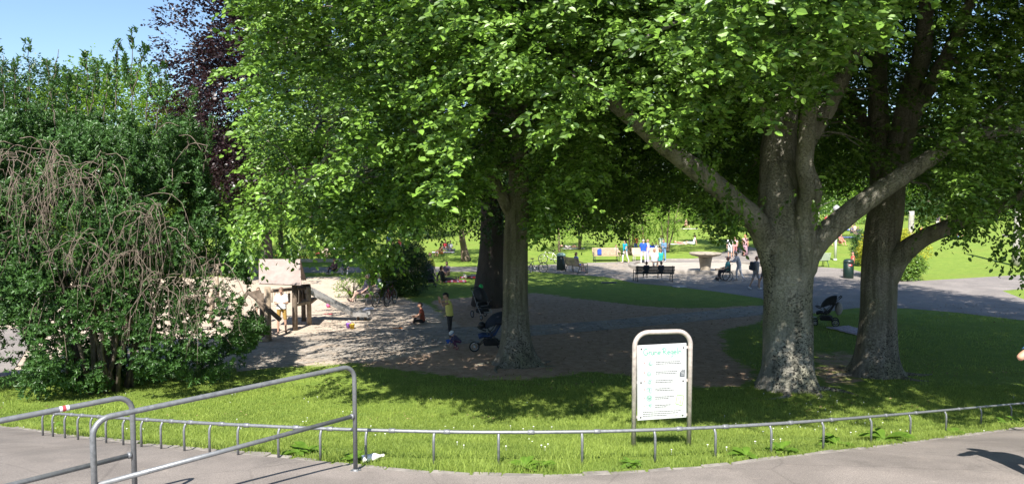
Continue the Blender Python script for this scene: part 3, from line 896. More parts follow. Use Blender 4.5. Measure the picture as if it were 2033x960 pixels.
L1([(1032, 100, d1, 20), (1120, -20, d1 - .5, 16), (1240, -140, d1 - 1, 10)])
L1([(1032, 250, d1, 18), (1000, 150, d1 - 3, 15), (980, 80, d1 - 5.5, 12), (950, 60, d1 - 7.5, 8)])
EDGE = ([505, 485, 520, 485, 515, 505, 530, 505, 500, 500], [-400, -50, 60, 140, 200, 260, 330, 390, 460, 520])
vis, up = crown(t1, -1.2, d1 - .6, 10.6, (9.3, 9.4, 8.0), 17.3, 303, 58, .118, 'beech', 2.6, depth_fine=3.6, pxmin=EDGE, tr=d1, voidn=.485, up_keep=.022, up_s0=1.8, vis_s0=-.6, dback=.15, droops=[(700, 430, 735, 520, 14, 14, 30), (770, 430, 765, 506, 15, 14, 24), (800, 400, 790, 456, 14, 13, 25), (500, 420, 490, 476, 14, 18, 25), (590, 430, 600, 471, 14, 18, 40), (1072, 380, 1076, 456, 20, 27, 18), (1110, 360, 1112, 426, 20, 18, 20), (870, 390, 880, 436, 19, 18, 25), (930, 380, 930, 436, 22, 18, 20)])
twigs_to(mb, limbs1, [tuple(vis[i]) for i in RNG.integers(0, len(vis), 110)], rr_, .035)
twigs_to(mb, limbs1, [tuple(up[i]) for i in RNG.integers(0, len(up), 50)], rr_, .06)
shift(mb, b1); mb.build('trunk', M['bark'], t1)

# --- generic broadleaf tree
def tree(px, py, height, rad, mkey, leaf, label, group=None, seed=1, dens=1.0, base=.22, bark='bark_brown', tr=.03, depth=None, stems=1, name='deciduous_tree', nl=14, shape=(1, 1), voidn=.44, lean=0, zthin=1.0):
    b = G(px, py) if depth is None else Vector(((px - 1016.5) / FPX * depth, depth, float(gz(depth))))
    rng = np.random.default_rng(seed); rn = random.Random(seed)
    t = thing(name, label, 'tree', b, 0, group)
    mb = MB(); H = height
    zc = H * (base + 1) / 2; Rz = H * (1 - base) / 2 * 1.02
    tips = []
    for s in range(stems):
        a = rn.uniform(0, 2 * PI); sp = (.0 if stems == 1 else rad * .28)
        nodes = []; rr = []
        for i in range(7):
            q = i / 6
            nodes.append(Vector((math.cos(a) * sp * (q * 1.6 + .15) + lean * q * H + rn.uniform(-.02, .02) * H * q, math.sin(a) * sp * (q * 1.6 + .15) + rn.uniform(-.015, .015) * H * q, q * H * .82)))
            rr.append(H * tr / (1 if stems == 1 else 1.7) * (1 - q * .85) * (1.35 if i == 0 else 1))
        q = smooth_path([(*p, r) for p, r in zip(nodes, rr)], 3)
        mb.tube([v[:3] for v in q], [v[3] for v in q], 9)
        tips += nodes[2:]
    for i in range(14 if stems == 1 else 5 * stems):
        s = rn.choice(tips); a = rn.uniform(0, 2 * PI); L = rad * rn.uniform(.5, .85)
        e = s + Vector((math.cos(a) * L, math.sin(a) * L, rn.uniform(.05, .6) * L))
        mb.tube([s, s.lerp(e, .5) + Vector((0, 0, L * .06)), e], [H * tr * .3, H * tr * .18, .01], 5)
    mb.build('trunk', M[bark], t)
    R = np.array([rad * shape[0], rad * shape[1], Rz])
    n = int(8 * R.prod() * dens * 4.5)
    u = rng.uniform(-1, 1, (n, 3)); X = u * R + np.array([lean * H * .6, 0, zc])
    e = np.sqrt((u ** 2).sum(1)) + (vnoise(X + b.x, rad * .42, seed + 9) - .5) * .75
    cl = vnoise(X + b.y, rad * .26, seed + 10)
    ok = (e < 1) & (e > .38) & (cl > voidn)
    X = X[ok]
    d = nrm(X - np.array([0, 0, zc])) + rng.normal(0, .4, X.shape)
    V, Q, r = spray_leaves(X, d, nl, leaf * 6, leaf, rng, fine=False, droop=.3)
    o = np_mesh('crown', V, Q, M[mkey], t, r)
    return t
# --- dark tree close behind the slim beech
b2 = G(972, 606)
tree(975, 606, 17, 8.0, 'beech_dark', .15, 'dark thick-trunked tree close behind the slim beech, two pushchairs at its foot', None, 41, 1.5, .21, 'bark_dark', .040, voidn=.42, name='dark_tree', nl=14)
# --- other trees, near to far
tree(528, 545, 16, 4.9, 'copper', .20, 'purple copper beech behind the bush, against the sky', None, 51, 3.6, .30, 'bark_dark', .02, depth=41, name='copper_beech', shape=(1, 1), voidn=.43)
BG = 'trees round the far lawn'
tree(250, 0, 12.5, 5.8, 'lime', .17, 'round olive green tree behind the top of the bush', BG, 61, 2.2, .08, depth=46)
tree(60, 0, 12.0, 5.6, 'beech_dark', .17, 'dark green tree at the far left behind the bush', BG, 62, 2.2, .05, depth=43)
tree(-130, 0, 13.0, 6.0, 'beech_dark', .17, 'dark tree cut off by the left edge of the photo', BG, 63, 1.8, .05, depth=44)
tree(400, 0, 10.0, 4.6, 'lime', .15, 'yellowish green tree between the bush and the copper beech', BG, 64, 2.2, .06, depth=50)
# small multi-stemmed trees behind the benches
ML = 'small trees behind the benches'
def small(px, d, h, r, lab, seed, stems=3, lean=0, base=.28, dens=4.0):
    return tree(px, 0, h, r, 'lime', .13, lab, ML, seed, dens, base, 'bark_brown', .022, depth=d, stems=stems, name='small_tree', voidn=.46, lean=lean)
small(1112, 60, 5.4, 2.0, 'small leaning tree above the bench with the blue bag', 71, 2, .05)
small(1150, 62, 5.8, 2.0, 'small tree behind the right end of the bench with the blue bag', 72, 2, -.04)
small(1252, 58, 5.6, 2.3, 'small many-stemmed tree between the two far benches', 73, 5, 0)
small(1325, 60, 5.8, 2.4, 'small bright tree with splayed stems behind the striped jumper', 74, 4, .03)
small(1288, 61, 5.4, 1.8, 'small thin tree behind the far bench that children climb', 75, 2, -.05)
tree(925, 518, 6.5, 3.6, 'lime', .15, 'low tree with a leaning brown trunk beyond the far path', None, 76, 3.0, .40, 'bark_brown', .045, lean=-.12, name='leaning_tree')
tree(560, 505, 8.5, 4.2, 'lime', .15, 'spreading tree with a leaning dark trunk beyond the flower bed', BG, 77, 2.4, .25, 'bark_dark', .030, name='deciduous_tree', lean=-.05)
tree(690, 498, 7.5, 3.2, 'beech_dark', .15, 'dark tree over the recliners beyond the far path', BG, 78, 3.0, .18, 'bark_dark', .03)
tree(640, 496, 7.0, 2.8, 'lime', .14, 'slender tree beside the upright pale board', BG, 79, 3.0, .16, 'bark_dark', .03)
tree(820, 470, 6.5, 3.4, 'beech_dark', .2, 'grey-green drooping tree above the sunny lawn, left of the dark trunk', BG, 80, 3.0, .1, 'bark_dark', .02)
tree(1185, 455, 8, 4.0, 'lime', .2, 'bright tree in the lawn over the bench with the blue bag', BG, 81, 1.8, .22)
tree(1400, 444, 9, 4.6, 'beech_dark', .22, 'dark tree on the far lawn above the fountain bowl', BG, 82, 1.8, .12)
tree(1510, 500, 11, 5.0, 'beech_dark', .18, 'shady tree over the pale path behind the forked beech', BG, 83, 2.4, .3, 'bark_dark', .02)
tree(1622, 482, 12, 5.0, 'lime', .18, 'pale-barked tree between the two right-hand beeches', BG, 84, 1.8, .42, 'bark_light', .020)
# tree line
far_specs = [(-420, 95, 14, 7), (-280, 90, 13, 6.5), (440, 96, 12, 6), (505, 88, 11, 6), (575, 104, 13, 6.5), (660, 98, 12, 6), (745, 104, 12, 6.5), (830, 110, 13, 7), (915, 104, 13, 6.5), (1000, 112, 13, 7), (1075, 118, 14, 7), (1150, 120, 13, 7), (1235, 124, 14, 7.5), (1320, 128, 14, 7.5), (1405, 130, 14, 7.5), (1490, 126, 15, 8), (1575, 118, 15, 7.5), (1655, 124, 16, 8), (1740, 116, 15, 7.5), (1825, 122, 16, 8), (1905, 115, 15, 7.5), (1985, 120, 16, 8), (2065, 112, 15, 7.5), (2150, 116, 16, 8), (2300, 112, 16, 8)]
wh = ['far left of the photo', 'left of the bush', 'behind the bush', 'left above the playhouse', 'above the playhouse roof', 'above the recliners', 'above the round shrub', 'left of the dark trunk', 'behind the dark trunk', 'behind the slim beech', 'right of the slim beech', 'over the bench with the blue bag', 'over the bathers bench', 'over the striped jumper', 'over the reclining girl', 'over the fountain bowl', 'behind the forked beech', 'right of the forked beech', 'behind the second beech', 'over the yellow shrub', 'over the pale stump', 'over the sunny lawn', 'over the round stump', 'just past the right edge', 'beyond the right edge']
for i, (px, d, h, r) in enumerate(far_specs):
    mk = ('lime', 'beech', 'beech_dark', 'lime')[(i * 7 + i // 3) % 4]
    kind_ = {'lime': 'yellow-green', 'beech': 'mid-green', 'beech_dark': 'deep green'}[mk]
    tree(px, 0, h, r, mk, .34, '%s tree in the far row, %s' % (kind_, wh[i]), 'far row of trees', 300 + i, .42, .02, 'bark_brown', .02, depth=d, voidn=.40, nl=12)
for i, (px, d, h, r) in enumerate([(470, 74, 3.2, 3.2), (1560, 92, 3.2, 4), (1700, 96, 3.2, 4.5), (1880, 98, 3.5, 5), (2040, 100, 3.5, 5), (760, 90, 3, 4), (1060, 104, 3, 5), (1440, 108, 3, 5)]):
    tree(px, 0, h, r, 'beech_dark' if i % 2 else 'beech', .24, ['low bush beyond the flower bed', 'low bush right of the forked beech on the far lawn', 'low bush behind the picnic group', 'low bush behind the standing man', 'low bush behind the round stump', 'low bush above the round shrub', 'low bush right of the slim beech', 'low bush beyond the fountain bowl'][i], 'low bushes on the far lawn', 350 + i, 1.0, -.1, depth=d, name='bush', voidn=.36)

# ------------------------------------------------------------------ the big evergreen bush at the left
bb = G(205, 772)
bush = thing('evergreen_bush', 'big shaggy evergreen bush at the left with bare drooping twigs', 'bush', bb)
rng = np.random.default_rng(77); rn = random.Random(77)
mb = MB()
stems = []
for i in range(26):
    a = rn.uniform(0, 2 * PI); r0 = rn.uniform(.1, .9); L = rn.uniform(2.8, 6.0); sp = rn.uniform(.4, 2.6)
    x0, y0 = math.cos(a) * r0, math.sin(a) * r0 * .7
    pts = []; rr = []
    for j in range(10):
        q = j / 9
        pts.append(Vector((x0 + math.cos(a) * sp * q ** 1.3 + rn.uniform(-.07, .07), y0 + math.sin(a) * sp * .8 * q ** 1.3, L * (q - .12 * q ** 3))))
        rr.append(.055 * (1 - q * .85))
    mb.tube(pts, rr, 6); stems += pts[2:]
mb.build('stem', M['twig_dark'], bush)
# outline of the bush in the photo -> half width at each height (the silhouette is uneven)
def rosettes(X, D, nl, leaf, rng, spread=1.0):
    S = len(X)
    D = nrm(D)
    a = np.cross(D, np.array([0, .1, 1.0])); a = nrm(a); b = np.cross(D, a)
    ang = rng.uniform(0, 2 * PI, (S, 1)) + (np.arange(nl) * 2.4)[None]
    tilt = rng.uniform(.35, 1.25, (S, nl))
    u = (a[:, None] * np.cos(ang)[..., None] + b[:, None] * np.sin(ang)[..., None]) * np.sin(tilt)[..., None] + D[:, None] * np.cos(tilt)[..., None]
    n = D[:, None] * 1.0 + rng.normal(0, .25, (S, nl, 3)) - u * .2
    base = np.repeat(X[:, None], nl, 1) - D[:, None] * (np.arange(nl) / nl * leaf * 1.2)[None, :, None]
    L = leaf * rng.uniform(.7, 1.2, (S, nl))
    V, Q, k = leaves(base.reshape(-1, 3), u.reshape(-1, 3), n.reshape(-1, 3), L.ravel(), (L * .40).ravel(), True)
    r = np.clip(rng.random((S, 1)) * .6 + rng.random((S, nl)) * .4, 0, 1)
    return V, Q, np.repeat(r.ravel(), k)
N = 150000
u = rng.uniform(-1, 1, (N, 3))
X = u * np.array([4.1, 2.7, 3.6]) + np.array([-.2, .4, 3.3]) + np.array(bb)
px, py = proj(X)
nsb = vnoise(X, .9, 8) - .5
e = np.abs(u[:, 0]) ** 2.4 + np.abs(u[:, 1]) ** 2.2 + np.where(u[:, 2] > 0, u[:, 2] ** 2.4, np.abs(u[:, 2]) ** 4) + nsb * .55
hv = 55 * (vnoise(X, .7, 9) - .5)
# right-hand outline of the bush
rightp = np.interp(py, [60, 150, 230, 300, 420, 500, 560, 640, 700, 760, 810], [270, 345, 400, 395, 445, 470, 500, 520, 500, 465, 400])
topy = np.interp(px, [-60, 0, 60, 120, 200, 260, 330, 400, 450], [150, 165, 190, 185, 170, 140, 170, 235, 300])
ok = (e < 1) & (px < rightp + hv) & (py > topy + hv) & (X[:, 2] > gz(X[:, 1]) + .12) & (py < 800 + hv * .3)
cl = vnoise(X, .5, 12) * .6 + vnoise(X, 1.3, 13) * .4
thr = np.where(e > .45, .47, .56)
ok &= cl > thr
# window where the sand shows through on the right side
win = pip(px, py, [(300, 560), (440, 490), (480, 560), (470, 640), (440, 690), (330, 680), (290, 620)])
ok &= ~(win & (rng.random(N) < .66))
ok &= ~(pip(px, py, [(-80, 640), (35, 640), (60, 700), (20, 790), (-80, 790)]) & (rng.random(N) < .9))
# the bare twiggy patches
dead = pip(px, py, [(0, 300), (100, 290), (260, 330), (330, 400), (420, 470), (400, 560), (240, 600), (200, 480), (0, 470)])
ok &= ~(dead & (rng.random(N) < .45))
Xk = X[ok]
c0 = np.array([-.2, .6, 2.6]) + np.array(bb)
D = nrm(Xk - c0) + np.array([0, -.35, .45]) + rng.normal(0, .35, Xk.shape)
parts = [rosettes(Xk - np.array(bb), D, 8, .09, rng)]
# sprigs against the sky
sp = MB()
sprX = []; sprD = []
for (px0, py0, px1, py1) in ((0, 200, -10, 80), (10, 200, 5, 110), (60, 210, 58, 80), (35, 190, 28, 118), (85, 200, 118, 98), (110, 190, 92, 118), (130, 190, 135, 140), (175, 180, 172, 104), (180, 170, 196, 122), (230, 170, 235, 84), (262, 170, 263, 60), (264, 120, 290, 88), (262, 130, 248, 110), (330, 190, 330, 115), (310, 200, 318, 140), (370, 250, 385, 180), (205, 180, 215, 130), (150, 190, 152, 150), (290, 180, 300, 130), (400, 300, 425, 235), (-40, 210, -50, 110)):
    dd = bb.y + rn.uniform(-.8, .8)
    A = P(px0, py0 + 60, dd); B = P(px1, py1, dd)
    path = []
    for j in range(12):
        q = j / 11
        p = A.lerp(B, q) + Vector((rn.uniform(-.02, .02) + .10 * math.sin(q * PI) * rn.uniform(-1, 1) * .5, 0, 0))
        path.append(p)
        if q > .30 and rn.random() < .85:
            for _ in range(2 if q < .9 else 3):
                sprX.append(tuple(p + Vector((rn.uniform(-.09, .09), rn.uniform(-.09, .09), rn.uniform(-.05, .05))))); sprD.append((rn.uniform(-.6, .6), rn.uniform(-.5, .3), 1))
    sp.tube(path, [.016 * (1 - .6 * j / 11) for j in range(12)], 5)
shift(sp, bb); sp.build('sprig', M['twig_dark'], bush)
parts.append(rosettes(np.array(sprX) - np.array(bb), np.array(sprD), 8, .115, rng))
V, Q, R = merge(parts)
np_mesh('foliage', V, Q, M['holly'], bush, R)
print('bush rosettes', len(Xk))
# bare, arching and hanging twigs
tw = MB()
def hang(px, py, n, spread, length, dd):
    for i in range(int(n * .85)):
        d = dd + rn.uniform(-.5, .5)
        p = P(px + rn.gauss(0, spread * .25), py + rn.gauss(0, 12), d)
        vx = rn.gauss(0, 1) * spread * d / FPX * 1.0
        vz = rn.uniform(.0, .35)
        L = length * rn.uniform(.5, 1.2)
        pts = []; rr = []
        k = 9
        for j in range(k):
            q = j / (k - 1)
            pts.append(p + Vector((vx * (q ** .7) + rn.uniform(-.055, .055), -.35 * q + rn.uniform(-.05, .05), vz * math.sin(q * PI) - L * q ** 1.5 + rn.uniform(-.03, .03))))
            rr.append(.0065 * (1 - .75 * q) + .0018)
        tw.tube(pts, rr, 4)
        for _ in range(3):
            j = rn.randrange(3, k - 1); s = pts[j]
            e = s + Vector((rn.uniform(-.25, .25), rn.uniform(-.12, .1), -rn.uniform(.1, .5)))
            m = s.lerp(e, .5) + Vector((rn.uniform(-.06, .06), 0, .06))
            tw.tube([s, m, e], [.005, .004, .002], 4)
fd = bb.y - 2.1
for a in ((30, 310, 16, 60, 1.5), (95, 300, 20, 70, 1.7), (60, 380, 12, 50, 1.2), (150, 340, 12, 60, 1.5), (265, 405, 18, 45, 1.6), (300, 415, 14, 50, 1.5), (330, 440, 12, 50, 1.3), (210, 330, 10, 60, 1.0), (250, 500, 12, 50, 1.2), (370, 470, 12, 35, 1.6), (420, 520, 10, 35, 1.2), (180, 470, 12, 60, 1.2), (60, 460, 10, 60, 1.0), (330, 560, 12, 50, 1.2), (120, 560, 9, 60, 1.0), (400, 600, 6, 40, .9)):
    hang(a[0], a[1], a[2], a[3], a[4], fd + rn.uniform(-.1, .8))
for i in range(34):
    a = P(rn.uniform(20, 420), rn.uniform(260, 680), fd + rn.uniform(.2, 1.6)); b = a + Vector((rn.uniform(-1.0, 1.0), rn.uniform(-.3, .3), rn.uniform(-.5, .35)))
    m = a.lerp(b, .5) + Vector((0, 0, rn.uniform(.05, .3)))
    q = smooth_path([tuple(a), tuple(m), tuple(b)], 4)
    tw.tube([Vector(v) for v in q], [.008 * (1 - .08 * j) + .002 for j in range(len(q))], 4)
shift(tw, bb); tw.build('bare_twigs', M['twig'], bush)

def shrub(px, py, d, R, mkey, leaf, label, name, seed, nleaf=9000, inner=.3, mats2=None):
    rng = np.random.default_rng(seed)
    b = G(px, py) if d is None else Vector(((px - 1016.5) / FPX * d, d, float(gz(d))))
    t = thing(name, label, 'shrub', b)
    u = rng.uniform(-1, 1, (nleaf * 3, 3)); e = (u ** 2).sum(1) ** .5 + (vnoise(u * R + 9, R[0] * .4, seed) - .5) * .55
    ok = (e < 1) & (e > .45); u = u[ok][:nleaf]
    X = u * np.array(R) + np.array([0, 0, R[2] * .93]); X = X[X[:, 2] > .03]
    V, Q, r = spray_leaves(X, nrm(u[:len(X)]) + np.array([0, 0, .3]) + rng.normal(0, .4, X.shape), 5, leaf * 2.5, leaf, rng, fine=False, droop=.1)
    if mats2:
        pass
    np_mesh('foliage', V, Q, M[mkey], t, r)
    mb = MB(); rn = random.Random(seed)
    for i in range(12):
        a = rn.uniform(0, 2 * PI); e = Vector((math.cos(a) * R[0] * .7, math.sin(a) * R[1] * .7, R[2] * rn.uniform(.9, 1.6)))
        mb.tube([(math.cos(a) * .08, math.sin(a) * .08, 0), e * .5 + Vector((0, 0, .1)), e], [.03, .02, .006], 5)
    mb.build('stem', M['twig_dark'], t)
    return t
shrub(795, 586, None, (1.55, 1.2, 1.42), 'beech_dark', .06, 'round dark green shrub beside the bench of the grey-haired man', 'round_shrub', 5, 9000)
shrub(822, 578, None, (.75, .7, 1.25), 'copper', .05, 'reddish brown twiggy shrub on the right of the round dark shrub', 'round_shrub', 6, 2600)
shrub(752, 590, None, (.8, .6, 1.0), 'lime', .08, 'bright leafy shrub right behind the grey-haired man', 'round_shrub', 16, 1300)
shrub(1772, 552, None, (1.9, 1.5, 1.55), 'yellow', .10, 'yellow-leaved shrub behind the second beech', 'yellow_shrub', 7, 3600)
shrub(1795, 556, None, (1.3, .9, .85), 'beech', .09, 'low green shrub at the foot of the yellow shrub', 'green_shrub', 8, 2200)
shrub(1716, 528, None, (.9, .8, 1.3), 'holly', .09, 'narrow dark green shrub left of the second beech trunk', 'green_shrub', 9, 2200)
shrub(700, 590, None, (.9, .6, .55), 'lime', .08, 'low bright weeds behind the bench of the grey-haired man', 'weedy_shrub', 10, 300)
# ------------------------------------------------------------------ railings
steel = M['steel']
def railing(label, A, B, near_post, h=1.10, low=.52, d_r=.0225, stub=0.0, base_far=True, sticker=False):
    """A: far foot, B: near foot on the path; one bent tube with a lower rail"""
    A = Vector(A); B = Vector(B)
    t = thing('handrail', label, 'railing', A, 0, 'tube railings beside the path')
    dv = B - A; dv.z = 0; L = dv.length; u = dv / L; up = Vector((0, 0, 1))
    zb = B.z - A.z
    top = h; mb = MB(); r = .13
    pts = [Vector((0, 0, 0)), up * (top - r)]
    for i in range(1, 7):
        a = i / 6 * PI / 2
        pts.append(up * (top - r) + u * (r - r * math.cos(a)) + up * r * math.sin(a))
    e = u * L
    for i in range(0, 7):
        a = i / 6 * PI / 2
        pts.append(e + up * (top - r) - u * (r - r * math.sin(a)) + up * r * math.cos(a))
    pts.append(e + up * zb)
    mb.tube(pts, d_r, 14)
    mb.build('frame_tube', steel, t)
    lw = MB(); lw.tube([up * low + u * d_r, up * low + e - u * d_r], .021, 12)
    lw.build('lower_rail', steel, t)
    w_ = MB()
    w_.lathe([(.024, -.014), (.029, -.007), (.029, .007), (.024, .014)], up * low + u * .036, 12, fr((0, 0, 0), u)[2].to_track_quat('Z', 'Y').to_matrix())
    w_.build('weld', steel, t)
    for q in (Vector((0, 0, 0)), e + up * zb):
        f = MB(); f.lathe([(.062, 0), (.062, .008), (.030, .012), (.028, .03)], q + up * .002, 20)
        for a in range(4):
            f.lathe([(.008, .008), (.008, .018), (.003, .02)], q + Vector((.046 * math.cos(a * PI / 2 + .6), .046 * math.sin(a * PI / 2 + .6), 0)), 6)
        f.build('foot_plate', steel, t)
    if sticker:
        s_ = MB(); c = up * top + u * .52
        s_.tube([c - u * .035, c + u * .035], d_r + .0012, 12, False)
        s_.build('sticker', mat((.75, .70, .70), .5, key='st'), t)
        s_ = MB(); s_.tube([c - u * .012, c + u * .014], d_r + .002, 12, False)
        s_.build('sticker_stripe', mat((.45, .06, .07), .5), t)
    return t
rA = G(706, 936); 
u0 = (P(180, 820, 5.65) - P(690, 722, 7.45)); u0.z = 0
rB = rA + u0.normalized() * 2.42; rB.z = ground(rB.x, rB.y)
RH = 1.68
hA = (4.8 - 1.69) - rA.z
railing('long grey tube railing in the foreground that ends in front of the grass edge', rA, rB, None, h=hA, low=hA - .51)
qA = P(262, 788, 6.22); qA.z = ground(qA.x, qA.y)
qB = qA + u0.normalized() * 2.42; qB.z = ground(qB.x, qB.y)
railing('second tube railing with a small sticker, cut off by the left edge of the photo', qA, qB, None, h=(4.8 - 1.69) - qA.z, low=(4.8 - 2.20) - qA.z, sticker=True)

# ------------------------------------------------------------------ low fence
FP = [(88, 851), (108, 852), (132, 853), (158, 855), (184, 861), (214, 864), (248, 867), (284, 869), (323, 874), (369, 877), (419, 881), (475, 888), (555, 897), (638, 903), (728, 910), (862, 916), (990, 920), (1155, 924), (1299, 914), (1418, 906), (1528, 894), (1631, 890), (1726, 879), (1804, 868), (1875, 861), (1945, 849), (2005, 839), (2068, 829), (2135, 819)]
_tp = np.array([(88, 817, 14.4), (184, 827, 13.9), (284, 832, 13.0), (370, 837, 12.0), (475, 842, 10.8), (555, 846, 9.9), (638, 849, 9.2), (728, 852, 8.55), (862, 856, 8.1), (990, 858, 7.85), (1155, 857, 7.75), (1299, 853, 8.1), (1418, 847, 8.6), (1528, 840, 9.3), (1631, 833, 10.0), (1726, 826, 10.8), (1804, 820, 11.5), (1875, 814, 12.2), (1945, 808, 12.9), (2005, 803, 13.5), (2135, 790, 14.6)])
_fy = np.polyfit((_tp[:, 0] - 1016) / 1000, _tp[:, 1], 5); _fd = np.polyfit((_tp[:, 0] - 1016) / 1000, _tp[:, 2], 6)
def over_ground(px, py, hh):
    v = np.array([(px - 1016.5) / FPX, 0, 0]) + (480 - py) / FPX * _U + _F
    ts = np.arange(6, 30, .005); i = np.argmax(CH + v[2] / v[1] * ts <= gz(ts) + hh)
    return P(px, py, float(ts[i]))
tops = [over_ground(x, float(np.polyval(_fy, (x - 1016) / 1000)), .35) for x, y in FP]
posts = [Vector((t_.x, t_.y, ground(t_.x, t_.y))) for t_ in tops]
fh = .345
ft = thing('low_fence', 'knee-high steel tube fence curving along the near grass edge', 'fence', posts[14])
o0 = posts[14]
line = smooth_path([tuple(t_) for t_ in tops], 5)
mb = MB(); mb.tube([Vector(p) - o0 for p in line], .0185, 10); mb.build('rail', steel, ft)
for i, (p, t_) in enumerate(zip(posts, tops)):
    nx_ = (tops[min(i + 1, len(tops) - 1)] - tops[max(i - 1, 0)]); nx_.z = 0; nx_.normalize()
    n_ = Vector((-nx_.y, nx_.x, 0))
    a = p - o0; b = t_ - o0
    off = -n_ * .03
    m = MB(); m.tube([a + off - Vector((0, 0, .03)), b + off - Vector((0, 0, .10)), b + off * .8 - Vector((0, 0, .055)), b + off * .3 - Vector((0, 0, .03)), b - Vector((0, 0, .012))], .0145, 8)
    m.build('post', steel, ft)
    if i < len(tops) - 1 and i % 1 == 0:
        c = (tops[i].lerp(tops[i + 1], .22 if i % 2 else .3)) - o0; dq = nx_
        # drop the collar onto the rail curve
        j = i * 5 + (1 if i % 2 else 2); c = Vector(line[j]) - o0; dq = (Vector(line[j + 1]) - Vector(line[j])).normalized()
        m = MB(); m.tube([c - dq * .035, c - dq * .03, c + dq * .03, c + dq * .035], [.021, .0255, .0255, .021], 10); m.build('collar', steel, ft)

# ------------------------------------------------------------------ sign
s1 = G(1259, 888); s2 = G(1367, 882)
SY = 8.95
s1 = Vector((P(1258, 888, SY).x, SY, ground(0, SY))); s2 = Vector((P(1367.5, 884, SY + .12).x, SY + .12, ground(0, SY + .12)))
cx_ = (s1 + s2) / 2; wS = (s2 - s1).length
ang = math.atan2(s2.y - s1.y, s2.x - s1.x)
st_ = thing('notice_board', 'white park rules board in a bent tube frame on the sunny grass', 'sign', cx_, ang)
top_z = P(1315, 660, SY).z - cx_.z
mb = MB(); h_ = top_z; r = .17; hw = wS / 2
pts = [(-hw, 0, -.05), (-hw, 0, h_ - r)] + [(-hw + r - r * math.cos(a), 0, h_ - r + r * math.sin(a)) for a in np.linspace(.2, PI / 2, 7)] + [(hw - r + r * math.sin(a), 0, h_ - r + r * math.cos(a)) for a in np.linspace(0, PI / 2, 8)] + [(hw, 0, -.05)]
mb.tube(pts, .030, 14); mb.build('frame', M['steel_pale'], st_)
bw = hw * 2 - .085; bz1 = P(1315, 684, SY).z - cx_.z; bz0 = P(1315, 833, SY).z - cx_.z
white = mat((.46, .47, .46), .35, var=.03, scale=2, bmp=0)
mb = MB(); mb.box((-.008, -.012, (bz0 + bz1) / 2), (bw, .012, bz1 - bz0), Matrix.Rotation(math.radians(-.8), 3, 'Y')); bo = mb.build('panel', white, st_)
bm_ = bo.modifiers.new('b', 'BEVEL'); bm_.width = .003
# small brackets and screws
for sx in (-1, 1):
    for z_ in (bz0 + .035, (bz0 + bz1) / 2, bz1 - .05):
        mb = MB(); mb.box((sx * (hw - .045), .002, z_), (.05, .014, .03)); mb.build('bracket', M['steel_pale'], st_)
        mb = MB(); mb.lathe([(.011, 0), (.010, .004), (.002, .006)], (sx * (bw / 2 - .045) - .008, -.018, z_), 10, Matrix.Rotation(PI / 2, 3, 'X')); mb.build('screw', mat((.08, .07, .07), .4, .5), st_)
YP = -.0205
def stroke(mb, pts, wd, ox=0, oz=0, s=1.0):
    for a, b in zip(pts, pts[1:]):
        a = (ox + a[0] * s, YP, oz + a[1] * s); b = (ox + b[0] * s, YP, oz + b[1] * s)
        L = math.hypot(b[0] - a[0], b[2] - a[2])
        if L < 1e-6: continue
        nx = -(b[2] - a[2]) / L * wd / 2; nz = (b[0] - a[0]) / L * wd / 2
        mb.add([(a[0] + nx, YP, a[2] + nz), (a[0] - nx, YP, a[2] - nz), (b[0] - nx, YP, b[2] - nz), (b[0] + nx, YP, b[2] + nz)], [(0, 1, 2, 3)])
def arc(cx, cz, rx, rz, a0, a1, n=10):
    return [(cx + rx * math.cos(math.radians(a0 + (a1 - a0) * i / n)), cz + rz * math.sin(math.radians(a0 + (a1 - a0) * i / n))) for i in range(n + 1)]
LET = {  # strokes in a unit where x-height = 1
 'G': (1.75, [arc(.8, .95, .75, 1.0, 50, 330) + [(1.45, .75), (.9, .75)]]),
 'R': (1.6, [[(.25, 0), (.3, 1.9)], [(-.1, 1.6)] + arc(.55, 1.45, .7, .5, 130, -90) + [(.35, .95), (1.4, 0)]]),
 'r': (.75, [[(.1, 1), (.15, 0)], [(.12, .6)] + arc(.45, .65, .3, .3, 150, 40)]),
 'ü': (1.15, [[(.1, 1), (.12, .4)] + arc(.48, .4, .36, .38, 180, 360) + [(.86, 1), (.9, 0)], [(.28, 1.35), (.32, 1.42)], [(.62, 1.35), (.66, 1.42)]]),
 'n': (1.1, [[(.1, 1), (.12, 0)], [(.12, .6)] + arc(.48, .6, .36, .38, 180, 0) + [(.86, 0)]]),
 'e': (1.05, [[(.12, .52), (.88, .56)] + arc(.5, .5, .4, .48, 10, 315)]),
 'g': (1.1, [arc(.5, .55, .38, .42, 20, 380), [(.88, 1), (.88, -.5)] + arc(.5, -.5, .38, .35, 0, -160)]),
 'l': (.55, [[(.2, 2.0), (.22, .2)] + arc(.4, .2, .18, .2, 180, 290)]),
 ' ': (.45, [])}
def word(mb, txt, x, z, s, wd):
    for ch in txt:
        a, st = LET[ch]
        for q in st: stroke(mb, q, wd, x, z, s)
        x += a * s
    return x
green = mat((.12, .36, .26), .6, var=.05, bmp=0); grey = mat((.06, .06, .06), .6, var=.05, bmp=0); pale = mat((.24, .42, .34), .6, var=.05, bmp=0); red = mat((.3, .08, .08), .6, var=.05, bmp=0)
H_ = bz1 - bz0
mb = MB(); total = sum(LET[c][0] for c in 'Grüne Regeln'); sc_ = bw * .78 / total
word(mb, 'Grüne Regeln', -bw * .40, bz1 - H_ * .135, sc_, .0095); mb.build('heading', green, st_)
rn = random.Random(8)
tx = MB(); ic = MB(); nm_ = MB()
rows = [.235, .365, .48, .59, .70, .81]
lens = [(.50, .53), (.44, .43), (.36, .36), (.31, .38), (.38, .28), (.33, .24)]
